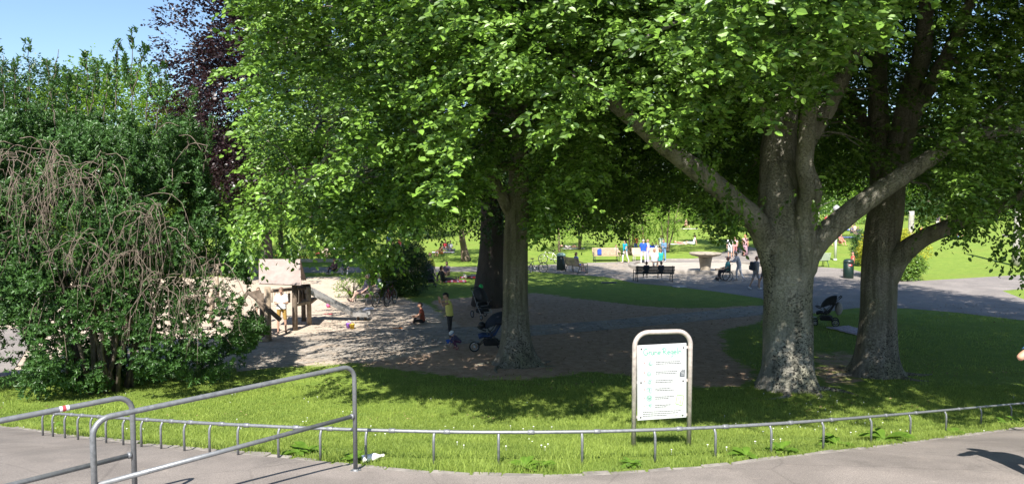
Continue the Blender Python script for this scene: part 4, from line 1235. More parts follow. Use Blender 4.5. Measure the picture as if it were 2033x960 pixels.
for i, (rz_, ll) in enumerate(zip(rows, lens)):
    tx = MB(); ic = MB(); nm_ = MB()
    zc = bz1 - H_ * rz_
    for j, l_ in enumerate(ll):
        x = -bw * .15; x1 = x + bw * l_
        while x < x1:
            w_ = rn.uniform(.012, .035); stroke(tx, [(x, zc - j * .022), (min(x + w_, x1), zc - j * .022)], .0075); x += w_ + .005
    cxx = -bw * .27
    for k in range(4):
        a0 = rn.uniform(0, 360)
        stroke(ic, arc(cxx + rn.uniform(-.02, .02), zc - .012 + rn.uniform(-.018, .018), rn.uniform(.01, .028), rn.uniform(.01, .028), a0, a0 + rn.uniform(120, 330), 8), .007)
    if i == 4:
        stroke(ic, arc(cxx, zc - .01, .034, .034, 0, 360, 20), .009); stroke(ic, [(cxx - .02, zc + .01), (cxx + .02, zc - .03)], .006); stroke(ic, [(cxx - .02, zc - .03), (cxx + .025, zc + .005)], .006)
    if i in (1, 2): stroke(ic, [(cxx - .02, zc + .015), (cxx - .012, zc - .04), (cxx + .014, zc - .04), (cxx + .02, zc + .02)], .004)
    stroke(nm_, [(-bw * .375, zc + .006), (-bw * .375, zc - .014)], .008)
    tx.build('text_line', grey, st_); ic.build('pictogram', pale, st_); nm_.build('row_number', red, st_)
tx = MB()
for j, l_ in enumerate((.78, .72, .5)):
    x = -bw * .40; z_ = bz1 - H_ * (.895 + j * .026); x1 = x + bw * l_
    while x < x1:
        w_ = rn.uniform(.012, .04); stroke(tx, [(x, z_), (min(x + w_, x1), z_)], .0065); x += w_ + .005
tx.build('small_print', grey, st_)
mb = MB(); YP = -.0212
stk = [(.0, .0), (.065, -.005), (.068, .085), (.03, .09), (.0, .045)]
mb.add([(bw * .39 + a[0] - .03, YP, bz1 - H_ * .44 + a[1]) for a in stk], [(0, 1, 2, 3, 4)]); mb.build('sticker', mat((.10, .11, .12), .4, key='s'), st_)
YP = -.0222
mb = MB()
for a in range(4): stroke(mb, [(bw * .39 - .012, bz1 - H_ * .44 + .02 + a * .018), (bw * .39 + .028, bz1 - H_ * .44 + .022 + a * .018)], .005)
mb.build('sticker_mark', mat((.5, .5, .5), .5), st_)
YP = -.0212
mb = MB()
stroke(mb, [(bw * .27, bz1 - H_ * .80), (bw * .30, bz1 - H_ * .68), (bw * .44, bz1 - H_ * .70), (bw * .40, bz1 - H_ * .83), (bw * .27, bz1 - H_ * .80)], .008)
stroke(mb, [(bw * .32, bz1 - H_ * .72), (bw * .35, bz1 - H_ * .79)], .004); stroke(mb, [(bw * .38, bz1 - H_ * .72), (bw * .37, bz1 - H_ * .80)], .008)
stroke(mb, arc(bw * .28, bz1 - H_ * .965, .02, .01, 0, 300, 8), .003); stroke(mb, [(bw * .34, bz1 - H_ * .97), (bw * .44, bz1 - H_ * .965)], .003)
mb.build('scribble', mat((.25, .45, .15), .6, var=.05, bmp=0), st_)

# ------------------------------------------------------------------ playhouse
wood = mat((.30, .235, .17), .85, var=.35, scale=7, bmp=.4); wood_d = mat((.12, .09, .065), .85, var=.35, scale=7, bmp=.4); plank = mat((.27, .215, .195), .8, var=.16, scale=5, bmp=.25)
def wp(px, py, d): return P(px, py, d)
ph0 = G(533, 684)
pt = thing('play_tower', 'wooden play tower with a pale pitched board roof on the sand', 'play tower', ph0)
def add_part(nm, mbx, m, parent=None, org=None):
    shift(mbx, org if org is not None else ph0); return mbx.build(nm, m, parent or pt)
def log(a, b, r0, r1=None, seg=12):
    m = MB(); m.tube([a, Vector(a).lerp(Vector(b), .5), b], [r0, (r0 + (r1 or r0)) / 2, r1 or r0], seg); return m
def post_at(px, py, ztop, r=.09, d=None):
    b = G(px, py); return log(b - Vector((0, 0, .1)), (b.x, b.y, ztop), r, r * .93)
A_ = G(533, 684); C_ = G(586, 655); D_ = G(614, 644); E_ = G(604, 637); F_ = G(547, 662)
add_part('post', post_at(533, 676, 1.80, .11), wood); add_part('post', post_at(521, 668, 1.5, .08), wood_d)
add_part('post', post_at(586, 655, 1.75, .10), wood_d); add_part('post', post_at(614, 644, 1.42, .095), wood)
add_part('post', post_at(603, 637, 1.25, .09), wood_d)
# roof: two thick board slopes
yr = 25.9
e0 = wp(514.5, 563.5, 26.1); e1 = wp(598.5, 567, 26.1); r0 = wp(514.5, 516, 26.8); r1 = wp(596, 516, 26.8)
def slab(a, b, c, d, th, nm, m):
    n_ = (Vector(b) - Vector(a)).cross(Vector(d) - Vector(a)).normalized() * th
    mm = MB(); vs = [Vector(x) for x in (a, b, c, d)] + [Vector(x) + n_ for x in (a, b, c, d)]
    mm.add(vs, [(0, 3, 2, 1), (4, 5, 6, 7), (0, 1, 5, 4), (1, 2, 6, 5), (2, 3, 7, 6), (3, 0, 4, 7)])
    return add_part(nm, mm, m)
ro = slab(e0, e1, r1, r0, .045, 'roof_board', plank)
rb0 = Vector((e0.x - .22, 2 * r0.y - e0.y + .35, e0.z + .02)); rb1 = Vector((e1.x - .32, 2 * r1.y - e1.y + .35, e1.z))
slab(rb1, rb0, r0, r1, .045, 'roof_board', plank)
mm = MB()
for k in range(11): 
    q = Vector(e0).lerp(Vector(e1), .04 + .092 * k); 
    if k % 3 == 0: mm.ball(q + Vector((0, -.05, .05)), .012, seg=6, rings=4)
    q2 = Vector(r0).lerp(Vector(r1), .04 + .092 * k)
    if k % 3 == 0: mm.ball(q2 + Vector((0, -.055, -.03)), .012, seg=6, rings=4)
add_part('bolt', mm, wood_d)
# platform and its rail
pz = .80
pa, pb, pc, pd = [Vector((v.x, v.y, pz)) for v in (Vector((A_.x + .05, 26.9, 0)), Vector((D_.x + .12, 27.6, 0)), Vector((D_.x + .0, 28.9, 0)), Vector((A_.x - .1, 28.5, 0)))]
slab(pa, pb, pc, pd, .09, 'platform', wood)
mm = MB(); mm.tube([wp(536, 578, 27.8), wp(612, 571, 27.8)], .055, 8)
for a, b in (((540, 576, 28.6), (616, 569, 28.8)), ((586, 568, 28), (616, 566, 28)), ((586, 572, 27.9), (617, 571, 27.9))): mm.tube([wp(*a), wp(*b)], .06, 8)
add_part('top_log', mm, wood_d)
for i in range(7):
    x = 540 + i * 5.6
    add_part('baluster', log(wp(x, 600, 28.5), wp(x, 574, 28.5), .022, .022, 6), wood)
for i in range(4):
    x = 590 + i * 6
    add_part('baluster', log(wp(x, 600, 28.2), wp(x, 574, 28.2), .055, .055, 8), wood_d)
mm = MB(); mm.beam(wp(574, 600, 27.6), wp(574, 582, 27.6), .12, .06); add_part('board', mm, wood)
mm = MB(); mm.beam(wp(582, 600, 27.5), wp(582, 570, 27.5), .13, .06); add_part('board', mm, wood)
# leaning beams on the left side: a small dark A-shaped den
add_part('leaning_beam', log(wp(492, 577, 24.6), wp(556, 634, 24.0), .07, .075), wood_d)
add_part('leaning_beam', log(wp(494, 576, 24.8), wp(472, 612, 24.8), .06, .06), wood_d)
add_part('leaning_beam', log(wp(512, 628, 24.3), wp(532, 655, 24.1), .055, .055), wood)
mm = MB()
slabp = [wp(488, 582, 25.4), wp(515, 574, 25.4), wp(529, 606, 25.3), wp(526, 628, 25.2), wp(517, 612, 25.3), wp(505, 594, 25.4)]
mm.add(slabp + [v + Vector((0, .07, 0)) for v in slabp], [(0, 1, 2, 3, 4, 5), (11, 10, 9, 8, 7, 6)] + [(i, (i + 1) % 6, (i + 1) % 6 + 6, i + 6) for i in range(6)])
add_part('den_board', mm, wood_d)
add_part('ground_log', log(wp(492, 680, 24.3), wp(532, 676, 24.3), .09, .09), wood)
add_part('ground_log', log(wp(497, 627, 26.2), wp(520, 629, 25.9), .06, .06), wood)

# slide
sl0 = Vector(wp(617, 579, 28.1)); sl1 = Vector(wp(704, 631, 28.6)); sl2 = Vector(wp(733, 631, 28.6)); sl1.z = .22; sl2.z = .20
slo = G(660, 634)
sld = thing('slide', 'grey metal slide running down from the play tower to the sand', 'slide', slo)
sm_ = mat((.36, .35, .34), .38, .5, var=.2, scale=6)
path = [sl0 - Vector((.15, 0, -.02)), sl0, sl0.lerp(sl1, .5) - Vector((0, 0, .02)), sl0.lerp(sl1, .93), sl1, sl2]
for nm, off, ww, hh in (('chute', 0, .48, .03), ('side_rail', -.25, .05, .16), ('side_rail', .25, .05, .16)):
    mm = MB()
    for a, b in zip(path, path[1:]):
        o_ = Vector((0, off, .05 if off else 0)); mm.beam(a + o_, b + o_, ww, hh)
    add_part(nm, mm, sm_, sld, slo)
for q in (.25, .75):
    mm = MB(); c = sl1.lerp(sl2, q); mm.tube([(c.x, c.y, c.z), (c.x, c.y, 0)], .05, 8); add_part('leg', mm, wood_d, sld, slo)

# half hidden climbing frame behind the bush
cf0 = G(455, 640)
cf = thing('climbing_frame', 'log climbing frame half hidden behind the right side of the bush', 'climbing frame', cf0)
for (x, y, zt) in ((432, 603, 1.75), (352, 612, 1.7), (300, 640, 1.4), (420, 640, 1.2), (470, 655, 1.1), (385, 660, 1.0)):
    b = G(x, y); add_part('post', log(b, (b.x, b.y, zt), .08, .075), wood, cf, cf0)
for a, b in (((352, 575, 31), (432, 570, 31.5)), ((352, 592, 31), (432, 588, 31.5)), ((300, 600, 28), (420, 603, 28)), ((385, 618, 26.5), (470, 622, 26.8)), ((420, 605, 28), (432, 572, 31.5)), ((432, 590, 31), (490, 605, 28))):
    add_part('crossbar', log(wp(*a), wp(*b), .05, .05, 8), wood_d, cf, cf0)
for i in range(6):
    add_part('rung', log(wp(360 + i * 13, 611, 31), wp(360 + i * 13, 574, 31), .03, .03, 6), wood_d, cf, cf0)

# ------------------------------------------------------------------ benches
def bench(name, label, pos, rz, slat_m, frame_m, group=None, W=1.8, slat_n=5):
    t = thing(name, label, 'bench', pos, rz, group)
    # seated people look along local -y
    for i in range(4):
        m = MB(); m.box((0, -.20 + i * .125, .44 + .004 * i), (W, .105, .035)); m.build('seat_slat', slat_m, t)
    for i in range(slat_n):
        q = .52 + i * .085; y = .27 + (q - .45) * .28
        m = MB(); m.box((0, y, q), (W, .03, .07), Matrix.Rotation(-.25, 3, 'X')); m.build('back_slat', slat_m, t)
    for s_ in (-1, 1):
        x = s_ * (W / 2 - .12)
        m = MB()
        m.tube([(x, -.27, 0), (x, -.24, .22), (x, -.20, .42), (x, .22, .42), (x, .28, .56), (x, .40, .92)], .022, 8)
        m.tube([(x, .38, 0), (x, .30, .20), (x, .20, .42)], .022, 8)
        m.build('leg', frame_m, t)
        m = MB(); xx = s_ * (W / 2 + .015)
        m.tube([(xx, -.24, .42), (xx, -.27, .60), (xx, -.22, .66), (xx, .15, .67), (xx, .31, .66)], .02, 8)
        m.tube([(xx, -.24, .42), (xx, -.25, .2), (xx, -.27, 0)], .02, 8); m.build('armrest', frame_m, t)
    return t
black = mat((.022, .026, .030), .45, .2, var=.3); blk2 = mat((.03, .034, .036), .5, var=.3)
bwood = mat((.36, .27, .19), .7, var=.3, scale=9); green_f = mat((.03, .075, .05), .45, .2)
bench('park_bench', 'black slatted bench seen from behind with two dark-haired children on it', G(1298, 558), PI, black, black, None, 2.2)
bench('park_bench', 'wooden bench with the blue bag, beside the cobbled plaza', G(1203, 519), math.radians(4), bwood, blk2, 'wooden benches round the plaza', 1.9, 6)
bench('park_bench', 'pale wooden bench behind the standing bathers', G(1283, 519), math.radians(3), mat((.5, .38, .29), .7, var=.2), mat((.45, .42, .38), .6), 'wooden benches round the plaza', 2.0, 6)
bench('park_bench', 'wooden bench seen from its side where a woman in blue shorts sits', G(1144, 541), math.radians(118), bwood, blk2, 'wooden benches round the plaza', 1.7, 6)
bench('park_bench', 'pale green bench partly behind the forked beech, by the bin with the red sticker', G(1622, 530), math.radians(200), mat((.38, .44, .34), .6), green_f, None, 1.6, 6)
bench('park_bench', 'thin metal bench of the grey-haired man at the sandpit', G(727, 601), math.radians(-62), mat((.30, .25, .2), .7), mat((.16, .15, .14), .5, .3), None, 1.7, 3)

# ------------------------------------------------------------------ bins
def bin_(label, pos, rz, sticker=False, bag=False):
    t = thing('litter_bin', label, 'litter bin', pos, rz, 'dark green litter bins')
    g_ = mat((.008, .022, .017), .4, .1, var=.25)
    m = MB(); m.lathe([(.27, .0), (.29, .03), (.29, .92), (.27, .93)], seg=28); m.build('body', g_, t)
    m = MB()
    m.lathe([(.275, .93), (.30, .95), (.30, 1.0), (.24, 1.10), (.12, 1.14), (.01, 1.15)], seg=28); m.build('lid', mat((.015, .03, .026) if not bag else (.30, .45, .38), .4), t)
    m = MB(); m.box((0, -.285, .90), (.22, .03, .05)); m.build('slot', mat((.01, .01, .01), .6), t)
    if sticker:
        m = MB(); m.box((0, -.294, .80), (.19, .012, .085)); m.build('sticker', mat((.62, .035, .04), .4), t)
        m = MB(); m.box((-.015, -.301, .81), (.10, .006, .03)); m.build('sticker_mark', mat((.8, .8, .8), .4), t)
        m = MB(); m.box((.25, .03, .86), (.07, .05, .1)); m.build('handle', mat((.5, .5, .5), .4, .4), t)
    return t
bin_('green litter bin with a pale lid left of the side-on bench', G(1114, 536), 0, False, True)
bin_('green litter bin with a red sticker in front of the seated man in red', G(1684, 552), math.radians(-5), True)

# ------------------------------------------------------------------ fountain bowl and pool
pf = G(1388, 546); pc0 = Vector((P(1385, 500, 50.3).x, 50.3, 0))
pool = thing('fountain_pool', 'round shallow pool basin with a low stone rim on the plaza', 'pool', pc0)
m = MB(); R0 = 4.65
prof = [(R0 - .35, .02), (R0 - .35, .18), (R0 - .33, .20), (R0 - .02, .20), (R0, .18), (R0, .0)]
seg = 72; vs = []; fs = []
for r_, z_ in prof:
    for k in range(seg): vs.append((r_ * math.cos(2 * PI * k / seg), r_ * math.sin(2 * PI * k / seg), z_ + .01))
for i in range(len(prof) - 1):
    for k in range(seg): fs.append((i * seg + k, i * seg + (k + 1) % seg, (i + 1) * seg + (k + 1) % seg, (i + 1) * seg + k))
m.add(vs, fs, True); m.build('rim', mat((.24, .215, .19), .8, var=.3, scale=2), pool)
m = MB(); m.add([(.99 * (R0 - .35) * math.cos(2 * PI * k / seg), .99 * (R0 - .35) * math.sin(2 * PI * k / seg), .055) for k in range(seg)], [tuple(range(seg))]); m.build('pool_floor', mat((.36, .32, .27), .8, var=.15, scale=1.2), pool)
fb = Vector((P(1400, 541, 46.9).x, 46.9, 0)); 
bowl = thing('fountain_bowl', 'wide flat stone bowl on a tapering pedestal at the pool edge', 'fountain', fb + Vector((0, .0, .06)))
stn = mat((.30, .255, .20), .8, var=.25, scale=4, bmp=.4)
m = MB(); m.lathe([(.33, 0), (.31, .05), (.36, .5), (.42, .84), (.44, .92)], seg=28); m.build('pedestal', stn, bowl)
m = MB(); m.lathe([(.40, .92), (.62, .96), (.88, 1.02), (.99, 1.10), (1.01, 1.16), (.98, 1.19), (.90, 1.18), (.6, 1.10), (.2, 1.06), (.01, 1.055)], seg=40); m.build('bowl', stn, bowl)
m = MB(); m.box((.95, -.1, .10), (.62, .3, .16)); m.build('plinth_block', mat((.12, .10, .08), .8), bowl)

# ------------------------------------------------------------------ posts and stumps
def stumpy(label, px, py, d, wpx, ztop, mk='bark_light', name='tree_stump', lean=0):
    b = G(px, py) if d is None else Vector(((px - 1016.5) / FPX * d, d, float(gz(d))))
    t = thing(name, label, 'tree stump', b)
    r_ = wpx * b.y / FPX / 2; h = ztop - b.z
    m = MB(); rn = random.Random(int(px))
    pts = [(lean * q * h + rn.uniform(-.02, .02), 0, q * h) for q in np.linspace(0, 1, 8)]
    m.tube([Vector(p) for p in pts], [r_ * (1.25 if i == 0 else 1 - .10 * i / 7) for i in range(8)], 16); m.build('trunk', M[mk], t)
    return t
stumpy('tall pale debarked trunk on the lawn behind the yellow shrub', 1808, 476, None, 11, P(1804, 419, G(1808, 476).y).z)
stumpy('pale trunk of a tree at the right edge of the lawn', 2016, 527, None, 13, P(2013, 395, G(2016, 527).y).z + 4, name='pale_trunk')
po = G(1658, 517)
t = thing('lamp_post', 'thin white post standing in the lawn between the two beeches', 'post', po)
m = MB(); m.tube([(0, 0, 0), (0, 0, 3.6)], .10, 12); m.build('pole', mat((.72, .72, .70), .5, var=.05), t)
m = MB(); m.lathe([(.14, 0), (.14, .1), (.10, .14)], seg=12); m.build('base', mat((.55, .55, .53), .5), t)
m = MB(); m.lathe([(.09, 3.6), (.26, 3.7), (.24, 3.95), (.05, 4.1)], seg=14); m.build('lamp_head', mat((.3, .3, .3), .5), t)
po = G(430, 505)
t = thing('lamp_post', 'thin pale post beyond the far path, seen through the bush', 'post', po)
m = MB(); m.tube([(0, 0, 0), (0, 0, 3.6)], .06, 10); m.build('pole', mat((.6, .6, .58), .5), t)
m = MB(); m.lathe([(.1, 3.6), (.2, 3.7), (.18, 3.9), (.03, 4.0)], seg=12); m.build('lamp_head', mat((.45, .45, .45), .5), t)

# flower bed behind the far path
fbd = G(585, 520)
t = thing('flower_bed', 'raised flower bed with a pale kerb beyond the far path', 'flower bed', fbd)
m = MB()
m.beam(G(478, 520) + Vector((0, 0, .12)), G(690, 520) + Vector((0, 0, .12)), .22, .22); shift(m, fbd); m.build('edge_stone', M['concrete'], t)
rng = np.random.default_rng(4); n = 420
X = np.stack([rng.uniform(G(480, 515).x, G(686, 515).x, n), rng.uniform(G(585, 520).y + .3, G(585, 513).y, n), np.zeros(n)], 1); X[:, 2] = gz(X[:, 1]) + rng.uniform(0, .35, n)
V, Q, r = spray_leaves(X - np.array(fbd), rng.normal(0, .5, (n, 3)) + [0, 0, 1], 8, .4, .12, rng, fine=False, droop=.05); np_mesh('plants', V, Q, M['beech'], t, r)
m = MB(); 
for i in range(60):
    q = X[rng.integers(0, n)]; m.ball((q[0] - fbd.x, q[1] - fbd.y, q[2] - fbd.z + .1), .06, seg=6, rings=4)
m.build('blossom', mat((.6, .35, .08), .6, var=.4, scale=2), t)
m = MB(); m.box((0, 0, 0), (.5, .06, .75)); bd = m.build('upright_board', mat((.55, .43, .34), .7), None)
bd.location = G(645, 510) + Vector((0, 0, .36)); tag(bd, 'small upright pale board on the lawn behind the flower bed', 'board')

# drain covers
def cover(label, px, py, r, c, shape):
    t = thing('drain_cover', label, 'drain cover', G(px, py) + Vector((0, 0, .008)))
    m = MB(); m.lathe([(r, 0), (r, .02), (r * .97, .025)], seg=20) if shape else m.box((0, 0, .01), (r * 2, r * 1.2, .03))
    m.build('lid', mat(c, .7), t)
    m = MB(); m.lathe([(r * 1.1, -.004), (r * 1.1, .006)], seg=20) if shape else m.box((0, 0, .0), (r * 2.2, r * 1.4, .01))
    m.build('rim', mat((.2, .2, .19), .7), t)
cover('round grey drain cover in the grass right of the black bench', 1349, 569, .38, (.34, .33, .31), True)
cover('dark flat drain slot in the grass below the side-on bench', 1209, 561, .38, (.02, .02, .02), False)

# low weeds with broad leaves at the kerb
WG = 'broad-leaved weeds along the kerb'
def weed(px, py, s, lab, seed):
    b = G(px, py); t = thing('dandelion_plant', lab, 'weed', b, 0, WG)
    rng = np.random.default_rng(seed); n = rng.integers(14, 24)
    m = MB()
    for i in range(n):
        a = rng.uniform(0, 2 * PI); L = s * rng.uniform(.5, 1.1); w_ = L * rng.uniform(.16, .26); el = rng.uniform(.15, .9)
        du = Vector((math.cos(a), math.sin(a), 0)); sd_ = Vector((-math.sin(a), math.cos(a), 0)); pts = []
        for j, (q, ww) in enumerate(((0, .25), (.25, .6), (.5, 1), (.75, .9), (1, .1))):
            c = du * L * q * math.cos(el * .6) + Vector((0, 0, L * (math.sin(el) * q - .55 * q * q * .8) + .03))
            pts += [c - sd_ * w_ * ww, c - Vector((0, 0, w_ * .25 * ww)), c + sd_ * w_ * ww]
        fs = []
        for j in range(4):
            for k_ in range(2): a0 = j * 3 + k_; fs.append((a0, a0 + 1, a0 + 4, a0 + 3))
        m.add(pts, fs, True)
    o = m.build('leaf_rosette', M['weed'], t)
    at_ = o.data.attributes.new('rnd', 'FLOAT', 'POINT'); at_.data.foreach_set('value', np.random.default_rng(seed).random(len(o.data.vertices)).astype(np.float32))
wl = ['left of the long railing foot', 'under the lower rail of the long railing', 'just left of the white scrap', 'front centre of the grass edge', 'right of the front centre weeds', 'below the left foot of the white sign', 'right of the white sign', 'farther right of the white sign, before the next fence post', 'under the fence where it starts to climb', 'biggest clump, beneath the second beech', 'right of the biggest clump', 'by the far right fence posts', 'near the left end of the low fence', 'left of the second railing end', 'last one before the right edge of the photo', 'small one between the biggest clump and the far right']
for i, (x, y, s) in enumerate([(590, 903, .16), (612, 898, .20), (700, 915, .14), (1040, 932, .16), (1075, 930, .14), (1255, 925, .12), (1480, 908, .17), (1550, 898, .22), (1660, 885, .2), (1755, 875, .30), (1790, 872, .2), (2000, 845, .18), (110, 850, .16), (150, 856, .14), (2025, 842, .2), (1890, 862, .15)]):
    weed(x, y, s * 1.25, 'leafy weed, ' + wl[i], 500 + i)
# white scrap at the railing foot
b = G(735, 916)
t = thing('plastic_bottle', 'crumpled white plastic bottle beside the railing foot', 'bottle', b, .5)
pw = mat((.72, .70, .68), .35, var=.12, scale=30)
m = MB(); Rx = Matrix.Rotation(PI / 2, 3, 'Y') 
m.lathe([(.02, -.09), (.040, -.085), (.043, -.03), (.036, 0), (.044, .03), (.040, .06), (.018, .10), (.014, .13)], (0, 0, .045), 14, Rx); m.build('body', pw, t)
m = MB(); m.lathe([(.017, .13), (.017, .155), (.01, .158)], (0, 0, .045), 12, Rx); m.build('cap', mat((.66, .62, .55), .5), t)

# ------------------------------------------------------------------ bicycles
def wheel(t, c, r, tyre=.022, spokes=18, yaw=0, hub=.03, name='wheel', rimc=None):
    R = Matrix.Rotation(yaw, 3, 'Z')
    m = MB(); m.tube([Vector(c) + R @ Vector((r * math.cos(a), 0, r * math.sin(a))) for a in np.linspace(0, 2 * PI, 25)[:-1]], tyre, 6, closed=True)
    w_ = m.build(name, mat((.015, .015, .015), .7), t)
    m = MB(); r2 = r - tyre * 1.3
    m.tube([Vector(c) + R @ Vector((r2 * math.cos(a), 0, r2 * math.sin(a))) for a in np.linspace(0, 2 * PI, 25)[:-1]], tyre * .45, 5, closed=True)
    for k in range(spokes):
        a = 2 * PI * k / spokes; m.tube([Vector(c) + R @ Vector((0, (.02 if k % 2 else -.02), 0)), Vector(c) + R @ Vector((r2 * math.cos(a), 0, r2 * math.sin(a)))], .0022 if r > .2 else .004, 3, False)
    m.tube([Vector(c) + R @ Vector((0, -.04, 0)), Vector(c) + R @ Vector((0, .04, 0))], hub, 8)
    m.build('rim', rimc or mat((.45, .45, .45), .35, .7), w_)
    return w_
def bike(label, pos, rz, colr, lean=.0, group='parked bicycles', basket=False):
    t = thing('bicycle', label, 'bicycle', pos, rz, group); t.rotation_euler[0] = lean
    fm = mat(colr, .35, .3); bk = mat((.02, .02, .02), .6)
    wheel(t, (-.52, 0, .34), .33); wheel(t, (.54, 0, .34), .33)
    m = MB(); bb_ = (-.05, 0, .30); st = (-.20, 0, .78); hd = (.38, 0, .80); hd2 = (.42, 0, .66)
    for a, b in ((bb_, st), (st, hd), (bb_, hd2), (bb_, (-.52, .05, .34)), (bb_, (-.52, -.05, .34)), (st, (-.52, .04, .34)), (st, (-.52, -.04, .34)), ((.37, 0, .88), hd2)):
        m.tube([a, b], .016, 6)
    m.tube([hd2, (.47, .05, .5), (.54, .05, .34)], .013, 6); m.tube([hd2, (.47, -.05, .5), (.54, -.05, .34)], .013, 6)
    m.build('frame', fm, t)
    m = MB(); m.tube([(.36, 0, .90), (.35, 0, 1.0)], .014, 6); m.tube([(.22, -.28, 1.02), (.34, -.16, 1.03), (.37, 0, 1.0), (.34, .16, 1.03), (.22, .28, 1.02)], .012, 6); m.build('handlebar', bk, t)
    m = MB(); m.tube([st, (-.235, 0, .90)], .014, 6); m.ball((-.25, 0, .93), (.14, .075, .035)); m.build('saddle', bk, t)
    m = MB(); m.lathe([(.09, -.005), (.09, .005)], (-.05, -.05, .30), 16, Matrix.Rotation(PI / 2, 3, 'X')); m.tube([(-.05, -.06, .30), (.02, -.08, .14), (.02, -.17, .14)], .012, 5); m.tube([(-.05, .06, .30), (-.12, .08, .45), (-.12, .17, .45)], .012, 5); m.build('crankset', mat((.3, .3, .3), .4, .6), t)
    m = MB(); 
    for y in (-.05, .05): m.tube([(-.24, y, .74), (-.74, y, .74)], .008, 5)
    m.tube([(-.70, .05, .74), (-.54, .06, .36)], .007, 5); m.tube([(-.70, -.05, .74), (-.54, -.06, .36)], .007, 5); m.build('rack', bk, t)
    if basket:
        m = MB()
        for k in range(14):
            a = 2 * PI * k / 14; m.tube([(.58 + .10 * math.cos(a), .13 * math.sin(a), .72), (.58 + .14 * math.cos(a), .18 * math.sin(a), .95)], .005, 4)
        for z_, q in ((.72, .10), (.84, .12), (.95, .14)): m.tube([(.58 + q * math.cos(a), q * 1.3 * math.sin(a), z_) for a in np.linspace(0, 2 * PI, 15)[:-1]], .007, 4, closed=True)
        m.build('basket', mat((.3, .25, .2), .7), t)
    return t
bike('dark bicycle parked just right of the slim beech trunk', G(1063, 542), math.radians(25), (.03, .04, .05), .06)
bike('pale bicycle parked left of the green bin with the pale lid', G(1093, 523), math.radians(176), (.60, .60, .58), -.05)
bike('black bicycle leaning into the shrub behind the grey-haired man', G(757, 606), math.radians(70), (.03, .03, .03), .1)
bike('dark red bicycle beside the black one under the round shrub', G(776, 605), math.radians(80), (.16, .03, .03), -.05)
bike('bicycle with basket standing beyond the recliners', G(605, 497), math.radians(10), (.5, .5, .5), .05, basket=True)
bike('white bicycle on the lawn at the end of the pale path', G(1612, 478), math.radians(20), (.5, .5, .5), .05)

